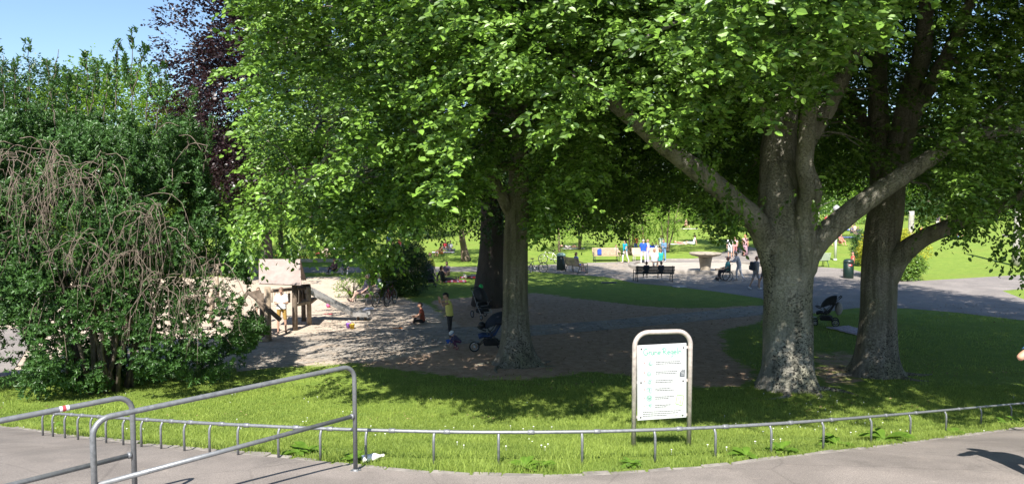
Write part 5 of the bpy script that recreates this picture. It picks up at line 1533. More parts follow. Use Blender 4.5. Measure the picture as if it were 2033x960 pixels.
# ------------------------------------------------------------------ pushchairs
def pushchair(label, pos, rz, fab, fab2=None, hood=True, frame=(.05, .05, .055), bag=None, accent=None, three=False, s=1.0, tip=0):
    t = thing('pushchair', label, 'pushchair', pos, rz, 'pushchairs parked in the park'); t.scale = (s, s, s)
    t.rotation_euler[1] = tip
    fm = mat(frame, .4, .4); fb_ = mat(fab, .8, var=.3, scale=8); f2 = mat(fab2 or fab, .8, var=.3)
    # looks along +x
    for y in ((-.26, .26)):
        wheel(t, (-.30, y, .13), .115, .02, 6, rimc=mat((.3, .3, .3), .5))
    if three: wheel(t, (.45, 0, .14), .125, .02, 6, rimc=mat((.45, .45, .45), .5))
    else:
        for y in (-.24, .24): wheel(t, (.36, y, .09), .08, .02, 5, rimc=mat((.3, .3, .3), .5))
    m = MB()
    for y in (-.23, .23):
        m.tube([(-.30, y, .13), (.05, y, .55), (.10, y, .62)], .013, 6)
        m.tube([(.36, y if not three else y * .2, .14), (.0, y, .50), (-.28, y, .86), (-.42, y, 1.0)], .013, 6)
    m.tube([(-.30, -.23, .18), (-.30, .23, .18)], .011, 6); m.tube([(.1, -.23, .46), (.1, .23, .46)], .011, 6)
    m.build('frame', fm, t)
    m = MB(); m.tube([(-.40, -.23, .98), (-.47, -.22, 1.05), (-.49, 0, 1.06), (-.47, .22, 1.05), (-.40, .23, .98)], .017, 8); m.build('handle', mat((.02, .02, .02), .8), t)
    m = MB()
    prof = [(.34, .40), (.22, .44), (.02, .42), (-.10, .50), (-.22, .72), (-.30, .90)]
    vs = []; fs = []
    for x, z in prof:
        for y, dz in ((-.2, .05), (-.12, 0), (.12, 0), (.2, .05)): vs.append((x, y, z + dz))
    k0 = len(vs)
    for x, z in prof:
        for y, dz in ((-.2, .05), (-.12, 0), (.12, 0), (.2, .05)): vs.append((x - .02, y * 1.04, z + dz - .035))
    for i in range(len(prof) - 1):
        for j in range(3):
            a = i * 4 + j; fs += [(a, a + 1, a + 5, a + 4), (k0 + a, k0 + a + 4, k0 + a + 5, k0 + a + 1)]
        fs += [(i * 4, i * 4 + 4, k0 + i * 4 + 4, k0 + i * 4), (i * 4 + 3, k0 + i * 4 + 3, k0 + i * 4 + 7, i * 4 + 7)]
    fs += [(0, k0, k0 + 1, 1), (1, k0 + 1, k0 + 2, 2), (2, k0 + 2, k0 + 3, 3)]
    m.add(vs, fs, True); m.build('seat', fb_, t)
    if hood:
        m = MB(); n1, n2 = 8, 8; vs = []
        for i in range(n1 + 1):
            a = math.radians(-10 + 125 * i / n1)
            for j in range(n2 + 1):
                b = math.radians(-90 + 180 * j / n2)
                vs.append((-.16 + .33 * math.sin(a) * math.cos(b) * .95 - .13 * math.cos(a), .235 * math.sin(b), .70 + .33 * math.cos(a) * math.cos(b) * .95 + .06))
        fs = [(i * (n2 + 1) + j, i * (n2 + 1) + j + 1, (i + 1) * (n2 + 1) + j + 1, (i + 1) * (n2 + 1) + j) for i in range(n1) for j in range(n2)]
        m.add(vs, fs, True); h_o = m.build('hood', f2, t); sf = h_o.modifiers.new('s', 'SOLIDIFY'); sf.thickness = .012
    m = MB(); m.box((.0, 0, .26), (.42, .36, .16)); bo_ = m.build('basket', mat((.02, .02, .022), .9), t); q = bo_.modifiers.new('b', 'BEVEL'); q.width = .05; q.segments = 3
    m = MB(); m.tube([(.15, -.22, .60), (.32, -.20, .66), (.36, 0, .67), (.32, .20, .66), (.15, .22, .60)], .018, 8); m.build('bumper_bar', mat((.02, .02, .02), .7), t)
    m = MB(); m.box((.38, 0, .26), (.12, .24, .02)); m.build('footrest', fm, t)
    if bag:
        m = MB(); m.ball((-.40, 0, .62), (.13, .24, .24)); m.build('bag', mat(bag, .8, var=.15), t)
    if accent:
        m = MB(); m.ball(accent[0], accent[1]); m.build('toy', mat(accent[2], .5), t)
    return t
pushchair('blue and black three-wheeled pushchair behind the foot of the slim beech', G(975, 697), math.radians(186), (.02, .05, .14), (.015, .02, .035), three=True, s=1.15, accent=((.25, 0, .72), (.10, .12, .10), (.012, .012, .015)))
pushchair('black pushchair with a green knob, by the dark trunk', G(958, 631), math.radians(-60), (.018, .018, .02), (.02, .02, .022), True, (.30, .30, .30), accent=((-.5, .2, 1.07), (.08, .08, .10), (.02, .45, .10)), s=1.1)
pushchair('black pushchair with a grey bag between the two right-hand beeches', G(1640, 645), math.radians(158), (.02, .02, .025), (.018, .02, .024), bag=(.27, .25, .23), s=1.05)
pushchair('dark pushchair next to the yellow-shirted visitor by the round shrub', G(853, 568), math.radians(-75), (.03, .03, .06), (.035, .035, .07), s=1.1)

# ------------------------------------------------------------------ wheelchair
wc = G(1441, 557); wcr = math.radians(180)
t = thing('wheelchair', 'black wheelchair pushed along the cobbled plaza', 'wheelchair', wc, wcr)
lg = mat((.55, .55, .55), .35, .5)
for y in (-.28, .28): wheel(t, (-.02, y, .31), .295, .022, 14, rimc=lg)
for y in (-.24, .24): wheel(t, (.42, y, .09), .08, .018, 5, rimc=lg)
m = MB()
for y in (-.23, .23):
    m.tube([(-.18, y, .20), (-.18, y, .95), (-.32, y, .98)], .013, 6); m.tube([(-.18, y, .50), (.30, y, .50), (.46, y, .30), (.52, y, .10)], .013, 6); m.tube([(-.18, y, .22), (.42, y, .22), (.42, y, .12)], .013, 6); m.tube([(-.18, y, .70), (.16, y, .70), (.2, y, .5)], .013, 6)
m.tube([(0, -.23, .22), (0, .23, .50)], .011, 6); m.tube([(0, .23, .22), (0, -.23, .50)], .011, 6)
m.build('frame', mat((.10, .10, .11), .35, .5), t)
m = MB(); m.box((.06, 0, .50), (.46, .44, .05)); m.build('seat', blk2, t)
m = MB(); m.box((-.19, 0, .74), (.035, .44, .42)); m.build('backrest', blk2, t)
for y in (-.25, .25):
    m = MB(); m.box((.02, y, .71), (.28, .05, .03)); m.build('armrest', blk2, t)
    m = MB(); m.box((.55, y * .5, .09), (.16, .14, .02)); m.build('footrest', blk2, t)

# ------------------------------------------------------------------ blankets, bags, toys
def blanket(label, px, py, w_, l_, rz, c1, c2=None):
    b = G(px, py) + Vector((0, 0, .02)); t = thing('picnic_blanket', label, 'blanket', b, rz)
    n = 12; rng = np.random.default_rng(int(px)); vs = []; fs = []
    for i in range(n + 1):
        for j in range(n + 1): vs.append((w_ * (i / n - .5), l_ * (j / n - .5), rng.uniform(0, .025)))
    for i in range(n):
        for j in range(n): a = i * (n + 1) + j; fs.append((a, a + n + 1, a + n + 2, a + 1))
    m = MB()
    for k_, f in enumerate(fs):
        pass
    m.v = vs; m.f = fs; m.sm = [True] * len(fs); m.mi = [1 if (k_ // n) % 3 == 1 else 0 for k_ in range(len(fs))]
    o = m.build('cloth', [mat(c1, .9), mat(c2 or c1, .9)], t); s_ = o.modifiers.new('s', 'SOLIDIFY'); s_.thickness = .015; s_.offset = 1
blanket('pale striped blanket on the shaded grass left of the second beech', 1692, 657, 1.0, 1.5, .3, (.55, .47, .55), (.42, .30, .40))
blanket('red and pink blanket beside the woman in black', 903, 559, 1.3, .9, .1, (.55, .08, .12), (.6, .4, .5))
blanket('red blanket left of the man sitting behind the dark trunk', 932, 551, 1.1, .7, 0, (.45, .04, .04), (.45, .3, .4))
blanket('light blue blanket next to the dark pushchair by the round shrub', 830, 548, 1.0, .9, .2, (.25, .5, .68), (.5, .6, .7))
blanket('blue and white towel of the picnic group', 1688, 471, 2.6, 1.6, 0, (.2, .32, .62), (.6, .6, .62))
blanket('white towel under the lying girl', 1345, 485, 1.6, .7, .1, (.7, .68, .68))
blanket('pale cloth under the far pair on the lawn', 1368, 455, 1.8, .9, 0, (.65, .62, .6))
blanket('white sheet of the sunbather', 1138, 494, 1.9, .8, .1, (.68, .64, .62))
blanket('white cloth of the group near the leaning tree', 880, 501, 1.8, 1.2, .1, (.65, .6, .6))
def backpack(label, p, rz, c, s=1.0):
    t = thing('backpack', label, 'backpack', p, rz); t.scale = (s, s, s); k_ = mat(c, .75, var=.3)
    m = MB(); m.box((0, 0, .24), (.30, .17, .46)); o = m.build('body', k_, t); b_ = o.modifiers.new('b', 'BEVEL'); b_.width = .07; b_.segments = 4
    m = MB(); m.box((0, -.10, .16), (.22, .08, .22)); o = m.build('front_pocket', k_, t); b_ = o.modifiers.new('b', 'BEVEL'); b_.width = .03; b_.segments = 3
    for x in (-.09, .09):
        m = MB(); m.tube([(x, .08, .42), (x * 1.1, .17, .36), (x * 1.1, .16, .18), (x, .08, .06)], .014, 6); m.build('strap', k_, t)
    return t
backpack('bright blue bag lying on the wooden bench', G(1190, 519) + Vector((0, -.02, .46)), .3, (.02, .07, .40), 1.0)
def toy(name, label, px, py, c, kind_):
    t = thing(name, label, 'toy', G(px, py)); k_ = mat(c, .45)
    m = MB()
    if kind_ == 'bucket':
        m.lathe([(.07, 0), (.10, .17), (.105, .18), (.09, .17), (.062, .02)], seg=16); m.build('body', k_, t)
        m = MB(); m.tube([(-.1, 0, .17), (-.07, .05, .25), (0, .07, .28), (.07, .05, .25), (.1, 0, .17)], .006, 5); m.build('handle', mat((.7, .7, .7), .5), t)
    elif kind_ == 'ball': m.ball((0, 0, .1), .1); m.build('body', k_, t)
    else:
        m.tube([(-.2, 0, .03), (.02, 0, .03)], .012, 6); m.build('handle', k_, t)
        m = MB(); m.box((.09, 0, .03), (.15, .11, .02)); m.build('blade', k_, t)
TG = None
toy('sand_bucket', 'yellow bucket standing in the shaded sand left of the seated girl', 699, 652, (.55, .36, .03), 'bucket')
toy('sand_bucket', 'small purple bucket touching the yellow one', 692, 651, (.25, .1, .5), 'bucket')
toy('sand_spade', 'orange spade lying in front of the seated girl', 790, 652, (.7, .2, .04), 'spade')
toy('sand_spade', 'red spade on the sunny sand above the slide', 652, 624, (.6, .05, .08), 'spade')
toy('play_ball', 'pink ball on the sand near the climbing frame', 652, 610, (.6, .08, .2), 'ball')
# paper on the sand
m = MB(); rn = random.Random(3)
vs = [(x + rn.uniform(-.04, .04), y + rn.uniform(-.04, .04), rn.uniform(0, .14)) for x in (-.2, -.07, .07, .2) for y in (-.15, 0, .15)]
m.add(vs, [(i * 3 + j, i * 3 + j + 3, i * 3 + j + 4, i * 3 + j + 1) for i in range(3) for j in range(2)]); o = m.build('cloth', mat((.6, .6, .66), .8)); o.location = G(731, 617) + Vector((0, 0, .01)); o.modifiers.new('s', 'SOLIDIFY').thickness = .01
tag(o, 'crumpled whitish cloth on the ground in front of the grey-haired man', 'cloth')
# recliners in the shade
def recliner(label, px, py, rz):
    t = thing('deck_chair', label, 'deck chair', G(px, py), rz, 'dark reclining chairs beyond the flower bed'); fm = mat((.35, .37, .4), .4, .4)
    m = MB()
    for y in (-.3, .3):
        m.tube([(-.7, y, 1.15), (.0, y, .35), (.9, y, .45)], .02, 6); m.tube([(-.35, y, 0), (.35, y, .55)], .018, 6); m.tube([(.45, y, 0), (-.25, y, .6)], .018, 6)
    m.build('frame', fm, t)
    m = MB(); m.add([(-.68, -.28, 1.12), (-.68, .28, 1.12), (0, -.28, .33), (0, .28, .33), (.88, -.28, .44), (.88, .28, .44)], [(0, 2, 3, 1), (2, 4, 5, 3)]); o = m.build('seat_cloth', mat((.04, .06, .09), .8), t); o.modifiers.new('s', 'SOLIDIFY').thickness = .02
recliner('dark reclining chair left of the white-dressed pair', 665, 503, .2); recliner('dark reclining chair directly behind the white-dressed pair', 695, 500, .1)
# ------------------------------------------------------------------ people
def V3(*a): return Vector(a).normalized()
def limb_dirs(**k): return k
POSE = {
 'stand': dict(torso=(0, .03, 1), head=(0, .05, 1), ua=((-.18, .02, -1), (.18, .02, -1)), fa=((-.08, .22, -1), (.08, .22, -1)), th=((-.06, .03, -1), (.06, .0, -1)), sh=((-.02, -.06, -1), (.02, -.08, -1))),
 'phone': dict(torso=(0, .04, 1), head=(0, .30, 1), ua=((-.15, .12, -1), (.15, .12, -1)), fa=((.45, .9, .15), (-.45, .9, .15)), th=((-.1, .03, -1), (.1, .03, -1)), sh=((-.03, -.04, -1), (.03, -.04, -1))),
 'armsup': dict(torso=(0, .10, 1), head=(0, .5, 1), ua=((-.35, .75, -.25), (.35, .75, -.15)), fa=((.65, .2, .75), (-.75, .25, .7)), th=((-.08, .05, -1), (.09, -.04, -1)), sh=((-.02, -.12, -1), (.02, -.08, -1))),
 'walk': dict(torso=(0, .06, 1), head=(0, .08, 1), ua=((-.15, .30, -1), (.15, -.30, -1)), fa=((-.05, .55, -1), (.05, .1, -1)), th=((-.05, -.28, -1), (.05, .35, -1)), sh=((-.02, -.45, -1), (.02, .0, -1))),
 'push': dict(torso=(0, .28, 1), head=(0, .25, 1), ua=((-.12, .6, -1), (.12, .6, -1)), fa=((-.05, 1, -.15), (.05, 1, -.15)), th=((-.05, -.15, -1), (.05, .28, -1)), sh=((-.02, -.5, -1), (.02, -.05, -1))),
 'chair': dict(torso=(0, -.12, 1), head=(0, .05, 1), ua=((-.15, .30, -1), (.15, .30, -1)), fa=((.1, 1, -.25), (-.1, 1, -.25)), th=((-.12, 1, -.02), (.12, 1, -.02)), sh=((-.02, .12, -1), (.02, .12, -1))),
 'sprawl': dict(torso=(0, -.22, 1), head=(0, .12, 1), ua=((-.2, .20, -1), (.2, .2, -1)), fa=((.15, .8, -.6), (-.15, .8, -.6)), th=((-.16, 1, -.08), (.14, 1, .0)), sh=((-.02, .75, -.75), (.02, .35, -1))),
 'ground': dict(torso=(0, .10, 1), head=(0, .15, 1), ua=((-.2, .5, -1), (.2, .5, -1)), fa=((.1, 1, -.25), (-.1, 1, -.25)), th=((-.25, .85, .55), (.25, .85, .55)), sh=((.1, .45, -1), (-.1, .45, -1))),
 'legsout': dict(torso=(0, -.25, 1), head=(0, .1, 1), ua=((-.3, -.45, -1), (.3, -.45, -1)), fa=((-.1, -.2, -1), (.1, -.2, -1)), th=((-.12, 1, .10), (.12, 1, .02)), sh=((-.02, 1, -.18), (.02, 1, -.05))),
 'cross': dict(torso=(0, .12, 1), head=(0, .25, 1), ua=((-.22, .35, -1), (.22, .35, -1)), fa=((.45, 1, -.1), (-.45, 1, -.1)), th=((-.65, .8, .12), (.65, .8, .12)), sh=((.85, .2, -.3), (-.85, .2, -.3))),
 'crouch': dict(torso=(0, .75, .75), head=(0, .55, .7), ua=((-.15, .5, -1), (.15, .5, -1)), fa=((.0, .5, -1), (-.0, .5, -1)), th=((-.3, .85, .1), (.3, .85, .1)), sh=((.0, -.55, -1), (.0, -.55, -1))),
 'lie': dict(torso=(0, -1, .10), head=(0, -1, .25), ua=((-.6, .4, .1), (.6, .4, .1)), fa=((-.2, .9, -.15), (.2, .9, -.15)), th=((-.1, 1, .02), (.1, 1, .35)), sh=((-.02, 1, -.02), (.02, 1, -.5))),
}
_pc = {}
def seg_t(X, a, b):
    ab = b - a; L = (ab * ab).sum() + 1e-9
    t = np.clip(((X - a) @ ab) / L, 0, 1)
    return np.linalg.norm(X - (a + t[:, None] * ab), axis=1), t
def person(label, pos, face, pose, H=1.72, skin=(.42, .25, .17), shirt=((.3, .3, .3), .6), pants=((.1, .1, .12), 2.0), shoes=(.03, .03, .03), hair=(.03, .02, .015), hairlen=0, seat=None, skirt=None, child=1.0, vox=.016, hat=None, wide=1.0, turn=0, group=None, yaw_only=True, over=None):
    """face: heading in degrees, 0 away from the camera, 90 to the right"""
    p = dict(POSE[pose]); 
    if over: p.update(over)
    s = H / 1.77
    t = thing('person', label, 'person', pos, -math.radians(face), group)
    def D(v): return Vector(v).normalized()
    tor = D(p['torso']); hd = D(p['head'])
    sh_w, hp_w = .175 * s * wide, .085 * s * wide
    side = Vector((1, 0, 0))
    pel = Vector((0, 0, 0)); chest = pel + tor * .36 * s; neck = pel + tor * .50 * s
    headc = neck + hd * .185 * s
    hr = .100 * s * child
    J = []
    prim = []   # (name, p0, p1, r0, r1)
    for w_ in (-.055, .055):
        prim.append(('torso', pel + side * w_ * s * wide, chest + side * w_ * 1.5 * s * wide, .108 * s * wide, .102 * s * wide))
    prim.append(('torso', chest - side * .10 * s * wide + tor * .04 * s, chest + side * .10 * s * wide + tor * .04 * s, .085 * s, .085 * s))
    prim.append(('torso', neck - tor * .03 * s - side * sh_w * .8, neck - tor * .03 * s + side * sh_w * .8, .055 * s, .055 * s))
    prim.append(('pelvis', pel - side * .06 * s * wide, pel + side * .06 * s * wide, .115 * s * wide, .115 * s * wide))
    prim.append(('neck', neck - tor * .02 * s, headc, .052 * s, .048 * s))
    for i, sg in enumerate((-1, 1)):
        shd = neck - tor * .035 * s + side * sg * sh_w
        el = shd + D(p['ua'][i]) * .285 * s; wr = el + D(p['fa'][i]) * .25 * s
        prim += [('ua%d' % i, shd, el, .050 * s * wide ** .5, .038 * s), ('fa%d' % i, el, wr, .037 * s, .025 * s)]
        fd = D(p['fa'][i]); hm = wr + fd * .075 * s
        prim.append(('hand', wr + fd * .01 * s, hm, .030 * s, .030 * s))
        pr = fd.cross(Vector((0, 0, 1))); pr = pr.normalized() if pr.length > .2 else side
        for k in range(4):
            a = hm + pr * (k - 1.5) * .016 * s; b = a + (fd * (1 - .12 * abs(k - 1.4)) + Vector((0, 0, -.25))).normalized() * .075 * s
            prim.append(('hand', a, b, .0095 * s, .007 * s))
        prim.append(('hand', wr + fd * .03 * s - pr * sg * .02 * s, wr + fd * .075 * s - pr * sg * .05 * s, .011 * s, .009 * s))
        hip = pel + side * sg * hp_w - tor * .02 * s
        kn = hip + D(p['th'][i]) * .43 * s; an = kn + D(p['sh'][i]) * .42 * s
        prim += [('th%d' % i, hip, kn, .080 * s * wide ** .5, .055 * s), ('sh%d' % i, kn, an, .053 * s, .034 * s)]
        sd_ = D(p['sh'][i]); ft = Vector((0, 1, 0)) - sd_ * sd_.y * .999
        ft = ft.normalized() if ft.length > .3 else Vector((0, 0, 1)); ft = (ft + Vector((sg * .15, 0, 0))).normalized()
        prim.append(('foot', an + sd_ * .035 * s - ft * .04 * s, an + sd_ * .05 * s + ft * .14 * s, .038 * s, .030 * s))
    # rest the figure on what carries it
    zmin = min(min(a.z - ra, b.z - rb) for n, a, b, ra, rb in prim)
    dz = -zmin if seat is None else seat + .10 * s
    if seat is not None: dz = max(dz, -zmin)
    off = Vector((0, 0, dz))
    prim = [(n, a + off, b + off, ra, rb) for n, a, b, ra, rb in prim]; headc += off; neck += off; pel += off; chest += off
    mb = MB()
    for n, a, b, ra, rb in prim: mb.cap(a, b, ra, rb, 10)
    # head with jaw, nose and ears
    fw = (Vector((0, 1, 0)) - hd * hd.y).normalized() if pose != 'lie' else Vector((0, 0, 1))
    if turn: fw = Quaternion(hd, math.radians(turn)) @ fw
    rt = fw.cross(hd).normalized(); R = Matrix((rt, fw, hd)).transposed()
    mb.ball(headc + hd * .01 * s, (hr * .78, hr * .97, hr * 1.12), R, 14, 10)
    mb.ball(headc - hd * hr * .55 + fw * hr * .25, (hr * .52, hr * .62, hr * .55), R, 10, 8)
    mb.cap(headc + fw * hr * .90 + hd * hr * .12, headc + fw * hr * 1.10 - hd * hr * .22, hr * .10, hr * .17, 8)
    for sg in (-1, 1): mb.ball(headc + rt * sg * hr * .80 - hd * hr * .05, (hr * .12, hr * .22, hr * .32), R, 8, 6)
    tmp = mb.build('tmp', mat(skin, .55, var=.06, scale=6, bmp=.05))
    rm = tmp.modifiers.new('r', 'REMESH'); rm.mode = 'VOXEL'; rm.voxel_size = vox * s; rm.use_smooth_shade = True
    sm = tmp.modifiers.new('s', 'SMOOTH'); sm.factor = .5; sm.iterations = 2
    dg = bpy.context.evaluated_depsgraph_get()
    me = bpy.data.meshes.new_from_object(tmp.evaluated_get(dg)); me.name = 'body'
    mm_ = tmp.data; bpy.data.objects.remove(tmp); bpy.data.meshes.remove(mm_)
    body = bpy.data.objects.new('body', me); col.objects.link(body); body.parent = t
    n = len(me.vertices); Vv = np.empty(n * 3, np.float32); me.vertices.foreach_get('co', Vv); Vv = Vv.reshape(-1, 3).astype(float)
    Nn = np.empty(n * 3, np.float32); me.vertices.foreach_get('normal', Nn); Nn = Nn.reshape(-1, 3)
    best = np.full(n, 9e9); zone = np.zeros(n, int); tt = np.zeros(n)
    names = []
    for i, (nm, a, b, ra, rb) in enumerate(prim):
        d, q = seg_t(Vv, np.array(a), np.array(b)); d = d - (ra + (rb - ra) * q)
        m_ = d < best; best[m_] = d[m_]; zone[m_] = i; tt[m_] = q[m_]; names.append(nm)
    dh = (Vv - np.array(headc)); hz = dh @ np.array(hd) / hr; hf = dh @ np.array(fw) / hr
    ishead = (np.linalg.norm(dh, axis=1) < hr * 1.35) & (hz > -.9)
    nmv = np.array(names)[zone]
    polys = [tuple(pp.vertices) for pp in me.polygons]
    def shell(nm, mask, c, th, rough=.85, parent=t, extra=None):
        fs = [f for f in polys if all(mask[i] for i in f)]
        if not fs: return None
        ids = sorted({i for f in fs for i in f}); mp = {j: k for k, j in enumerate(ids)}
        W = Vv[ids] + Nn[ids] * th * s
        if extra is not None: W = extra(W)
        m = MB(); m.v = [tuple(w_) for w_ in W]; m.f = [tuple(mp[i] for i in f) for f in fs]; m.sm = [True] * len(fs); m.mi = [0] * len(fs)
        return m.build(nm, mat(c, rough, var=.16, scale=9, bmp=.3), parent)
    def is_(x): return nmv == x
    if shirt is not None:
        c, sl = shirt
        mk = is_('torso') | (is_('pelvis') & (Vv[:, 2] > pel.z - .02 * s if pose != 'lie' else is_('pelvis')))
        for i in (0, 1):
            mk |= is_('ua%d' % i) & (tt < sl)
            if sl > 1: mk |= is_('ua%d' % i) | (is_('fa%d' % i) & (tt < sl - 1))
        mk |= is_('neck') & (tt < .12)
        shell('shirt', mk & ~ishead, c, .015)
    if pants is not None:
        c, sl = pants
        mk = is_('pelvis') | (is_('torso') & (tt < .06))
        for i in (0, 1):
            mk |= is_('th%d' % i) & (tt < sl)
            if sl > 1: mk |= is_('th%d' % i) | (is_('sh%d' % i) & (tt < sl - 1))
        shell('trousers', mk, c, .010)
    if shoes is not None: shell('shoes', is_('foot'), shoes, .009, .5)
    if hair is not None:
        mk = ishead & ((hz > .42 + hf * .28) | (hf < -.12) & (hz > -.55))
        shell('hair', mk, hair, .016, .6)
        if hairlen:
            m = MB(); a = headc - fw * hr * .62 + hd * hr * .2; m.cap(a, a - Vector((0, 0, 1)) * hairlen * s - fw * .02, hr * .62, hr * .42, 10); m.build('long_hair', mat(hair, .6, var=.3, scale=20), t)
    if vox < .02:
        for sg in (-1, 1):
            m = MB(); m.ball(headc + rt * sg * hr * .30 + fw * hr * .88 + hd * hr * .12, hr * .10, seg=8, rings=6); m.build('eye', mat((.05, .035, .03), .3), t)
        m = MB(); m.ball(headc + fw * hr * .86 - hd * hr * .52, (hr * .26, hr * .07, hr * .06), R, 8, 6); m.build('mouth', mat((.35, .12, .10), .5), t)
    if hat is not None:
        m = MB(); m.ball(headc + hd * hr * .25, (hr * .98, hr * 1.15, hr * 1.02), R, 14, 8); m.build('hat', mat(hat[0], .6), t)
        if len(hat) > 1:
            m = MB(); m.ball(headc + hd * hr * .08, (hr * 1.02, hr * 1.2, hr * .5), R, 14, 8); m.build('hat_band', mat(hat[1], .6), t)
    if skirt is not None:
        c, L = skirt; m = MB()
        top = pel + tor * .10 * s
        if pose in ('stand', 'walk'):
            m.lathe([(.13 * s * wide, top.z), (.17 * s * wide, top.z - .12 * s), (.21 * s, top.z - L * s * .6), (.24 * s, top.z - L * s)], (0, 0, 0), 16)
        else:
            k_ = prim[[q[0] for q in prim].index('th0')]; k2 = prim[[q[0] for q in prim].index('th1')]
            m.cap(pel, (k_[2] + k2[2]) / 2, .15 * s, .15 * s, 12)
        m.build('skirt', mat(c, .85, var=.2, bmp=.3), t)
    return t

SK = (.45, .27, .19); SKT = (.36, .20, .13); SKP = (.52, .34, .26)
person('man in a white T-shirt and mustard shorts looking at his hands by the play tower', G(560, 661), 165, 'phone', 1.65, SK, ((.62, .62, .64), .75), ((.34, .21, .05), .95), (.10, .06, .05), (.16, .10, .07))
person('woman in a yellow top and black leggings standing with arms raised to her face', G(893, 679), 255, 'armsup', 1.68, SK, ((.60, .57, .16), .25), ((.022, .022, .026), 1.75), (.02, .10, .45), (.012, .01, .01), hairlen=.08)
person('toddler with a blue and white cap crouching at the feet of the woman in yellow', G(912, 692), 250, 'crouch', .92, SKP, ((.06, .06, .12), 1.6), ((.09, .03, .08), 1.9), (.25, .06, .07), (.3, .2, .12), child=1.5, hat=((.70, .72, .74), (.03, .16, .45)))
person('girl in a rust-coloured top sitting cross-legged on the shaded sand', G(839, 642), 262, 'cross', 1.5, SKT, ((.22, .05, .03), .5), ((.015, .012, .014), 1.6), (.4, .3, .25), (.02, .012, .01), child=1.1)
person('grey-haired man in a grey T-shirt sprawled on the thin metal bench', G(727, 601) + Vector((0, -.05, 0)), 245, 'sprawl', 1.78, SKP, ((.11, .10, .13), .7), ((.10, .07, .08), .9), (.05, .03, .03), (.45, .42, .40), seat=.45, wide=1.12)
person('seated youth half hidden behind the grey-haired man on the same bench', G(738, 598) + Vector((.25, .25, 0)), 240, 'chair', 1.6, SKP, ((.45, .45, .45), .6), ((.55, .55, .55), .9), (.5, .5, .52), (.25, .17, .1), seat=.45, vox=.022)
GS = 'visitors sitting on the grass'
person('dark-haired woman in dark clothes sitting left in the pair below the flower bed', G(666, 544), 215, 'ground', 1.66, SKT, ((.12, .06, .07), 1.3), ((.02, .02, .035), 2), (.5, .4, .4), (.07, .03, .02), hairlen=.38, vox=.026, group=GS)
person('dark-haired companion in green sitting right in the pair below the flower bed', G(687, 544), 175, 'ground', 1.7, SKT, ((.04, .08, .06), .8), ((.3, .3, .32), 2), (.6, .6, .6), (.03, .02, .015), hairlen=.2, vox=.026, group=GS)
person('person in black sitting on the grass with back to the camera by the round shrub', G(880, 561), 60, 'legsout', 1.72, SKT, ((.015, .015, .018), 1.9), ((.015, .015, .018), 2), (.03, .03, .03), (.05, .02, .015), hairlen=.1, vox=.024, group=GS)
person('long-haired woman facing the camera beside the person in black', G(888, 552), 200, 'ground', 1.66, SK, ((.10, .08, .14), .6), ((.4, .25, .25), .5), None, (.03, .015, .01), hairlen=.3, vox=.024, group=GS)
person('person in a bright yellow T-shirt bending over the dark pushchair', G(859, 560) + Vector((0, .3, 0)), 250, 'push', 1.68, SKP, ((.60, .64, .10), .7), ((.25, .22, .2), 2), (.05, .05, .05), (.25, .10, .06), vox=.024)
person('bald man in dark clothes sitting just left of the dark trunk', G(952, 553), 250, 'legsout', 1.76, SKP, ((.018, .025, .04), .9), ((.03, .03, .05), 2), (.3, .3, .3), None, vox=.024, group=GS)
person('woman in blue sitting with crossed legs on the side-on wooden bench', G(1145, 541), 118 - 55, 'chair', 1.66, SK, ((.16, .20, .55), .3), ((.12, .14, .55), .6), (.5, .3, .25), (.10, .05, .03), seat=.45, vox=.022, hairlen=.1)
GP = 'people standing and sitting round the pool'
person('woman in a turquoise top and white trousers walking past the benches', G(1241, 522), 235, 'walk', 1.68, SK, ((.0, .30, .42), .5), ((.62, .57, .56), 2), (.5, .35, .3), (.03, .018, .012), hairlen=.15, vox=.022, group=GP)
person('grey-haired man in a blue T-shirt and white trousers, back to the camera', G(1277, 524), 5, 'phone', 1.78, SK, ((.01, .07, .46), .7), ((.58, .56, .55), 2), (.4, .35, .3), (.35, .30, .26), vox=.022, wide=1.1, group=GP)
person('person in pale lilac right behind the man in the blue T-shirt', G(1286, 521), 300, 'stand', 1.68, SK, ((.48, .45, .62), .6), ((.45, .43, .62), 2), (.4, .4, .4), (.30, .17, .10), vox=.022, group=GP)
person('woman in a striped jumper and jeans at the edge of the pool', G(1318, 519), 225, 'phone', 1.66, SK, ((.10, .20, .32), 1.6), ((.13, .24, .42), 2), (.5, .5, .5), (.10, .06, .04), vox=.022, group=GP)
person('heavy man in a white shirt seated on the pool rim', G(1299, 532), 20, 'chair', 1.74, SK, ((.55, .56, .66), .7), ((.30, .25, .22), 1), (.1, .1, .1), (.25, .14, .09), seat=.28, vox=.022, wide=1.2, group=GP)
person('person in a teal shirt seated on the pool rim', G(1310, 530), 330, 'chair', 1.68, SK, ((.01, .32, .30), .8), ((.10, .18, .25), 2), (.1, .1, .1), (.16, .08, .05), seat=.28, vox=.022, wide=1.1, group=GP)
bq = G(1298, 558)
for dx, lab in ((-.42, 'left'), (.42, 'right')):
    person('dark-haired child in dark clothes on the %s half of the black bench' % lab, bq + Vector((dx, .08, 0)), 0, 'chair', 1.28, SK, ((.03, .035, .07), 1.6), ((.35, .22, .16) if dx > 0 else (.02, .02, .03), 1.8), (.02, .02, .03), (.05, .025, .015), seat=.46, child=1.2, vox=.024)
GB = 'children round the small trees behind the benches'
person('long-haired girl in red and blue standing behind the pale bench', G(1262, 503), 160, 'stand', 1.5, SK, ((.45, .10, .06), .4), ((.08, .10, .50), 1), (.2, .1, .1), (.10, .04, .02), hairlen=.35, vox=.028, group=GB)
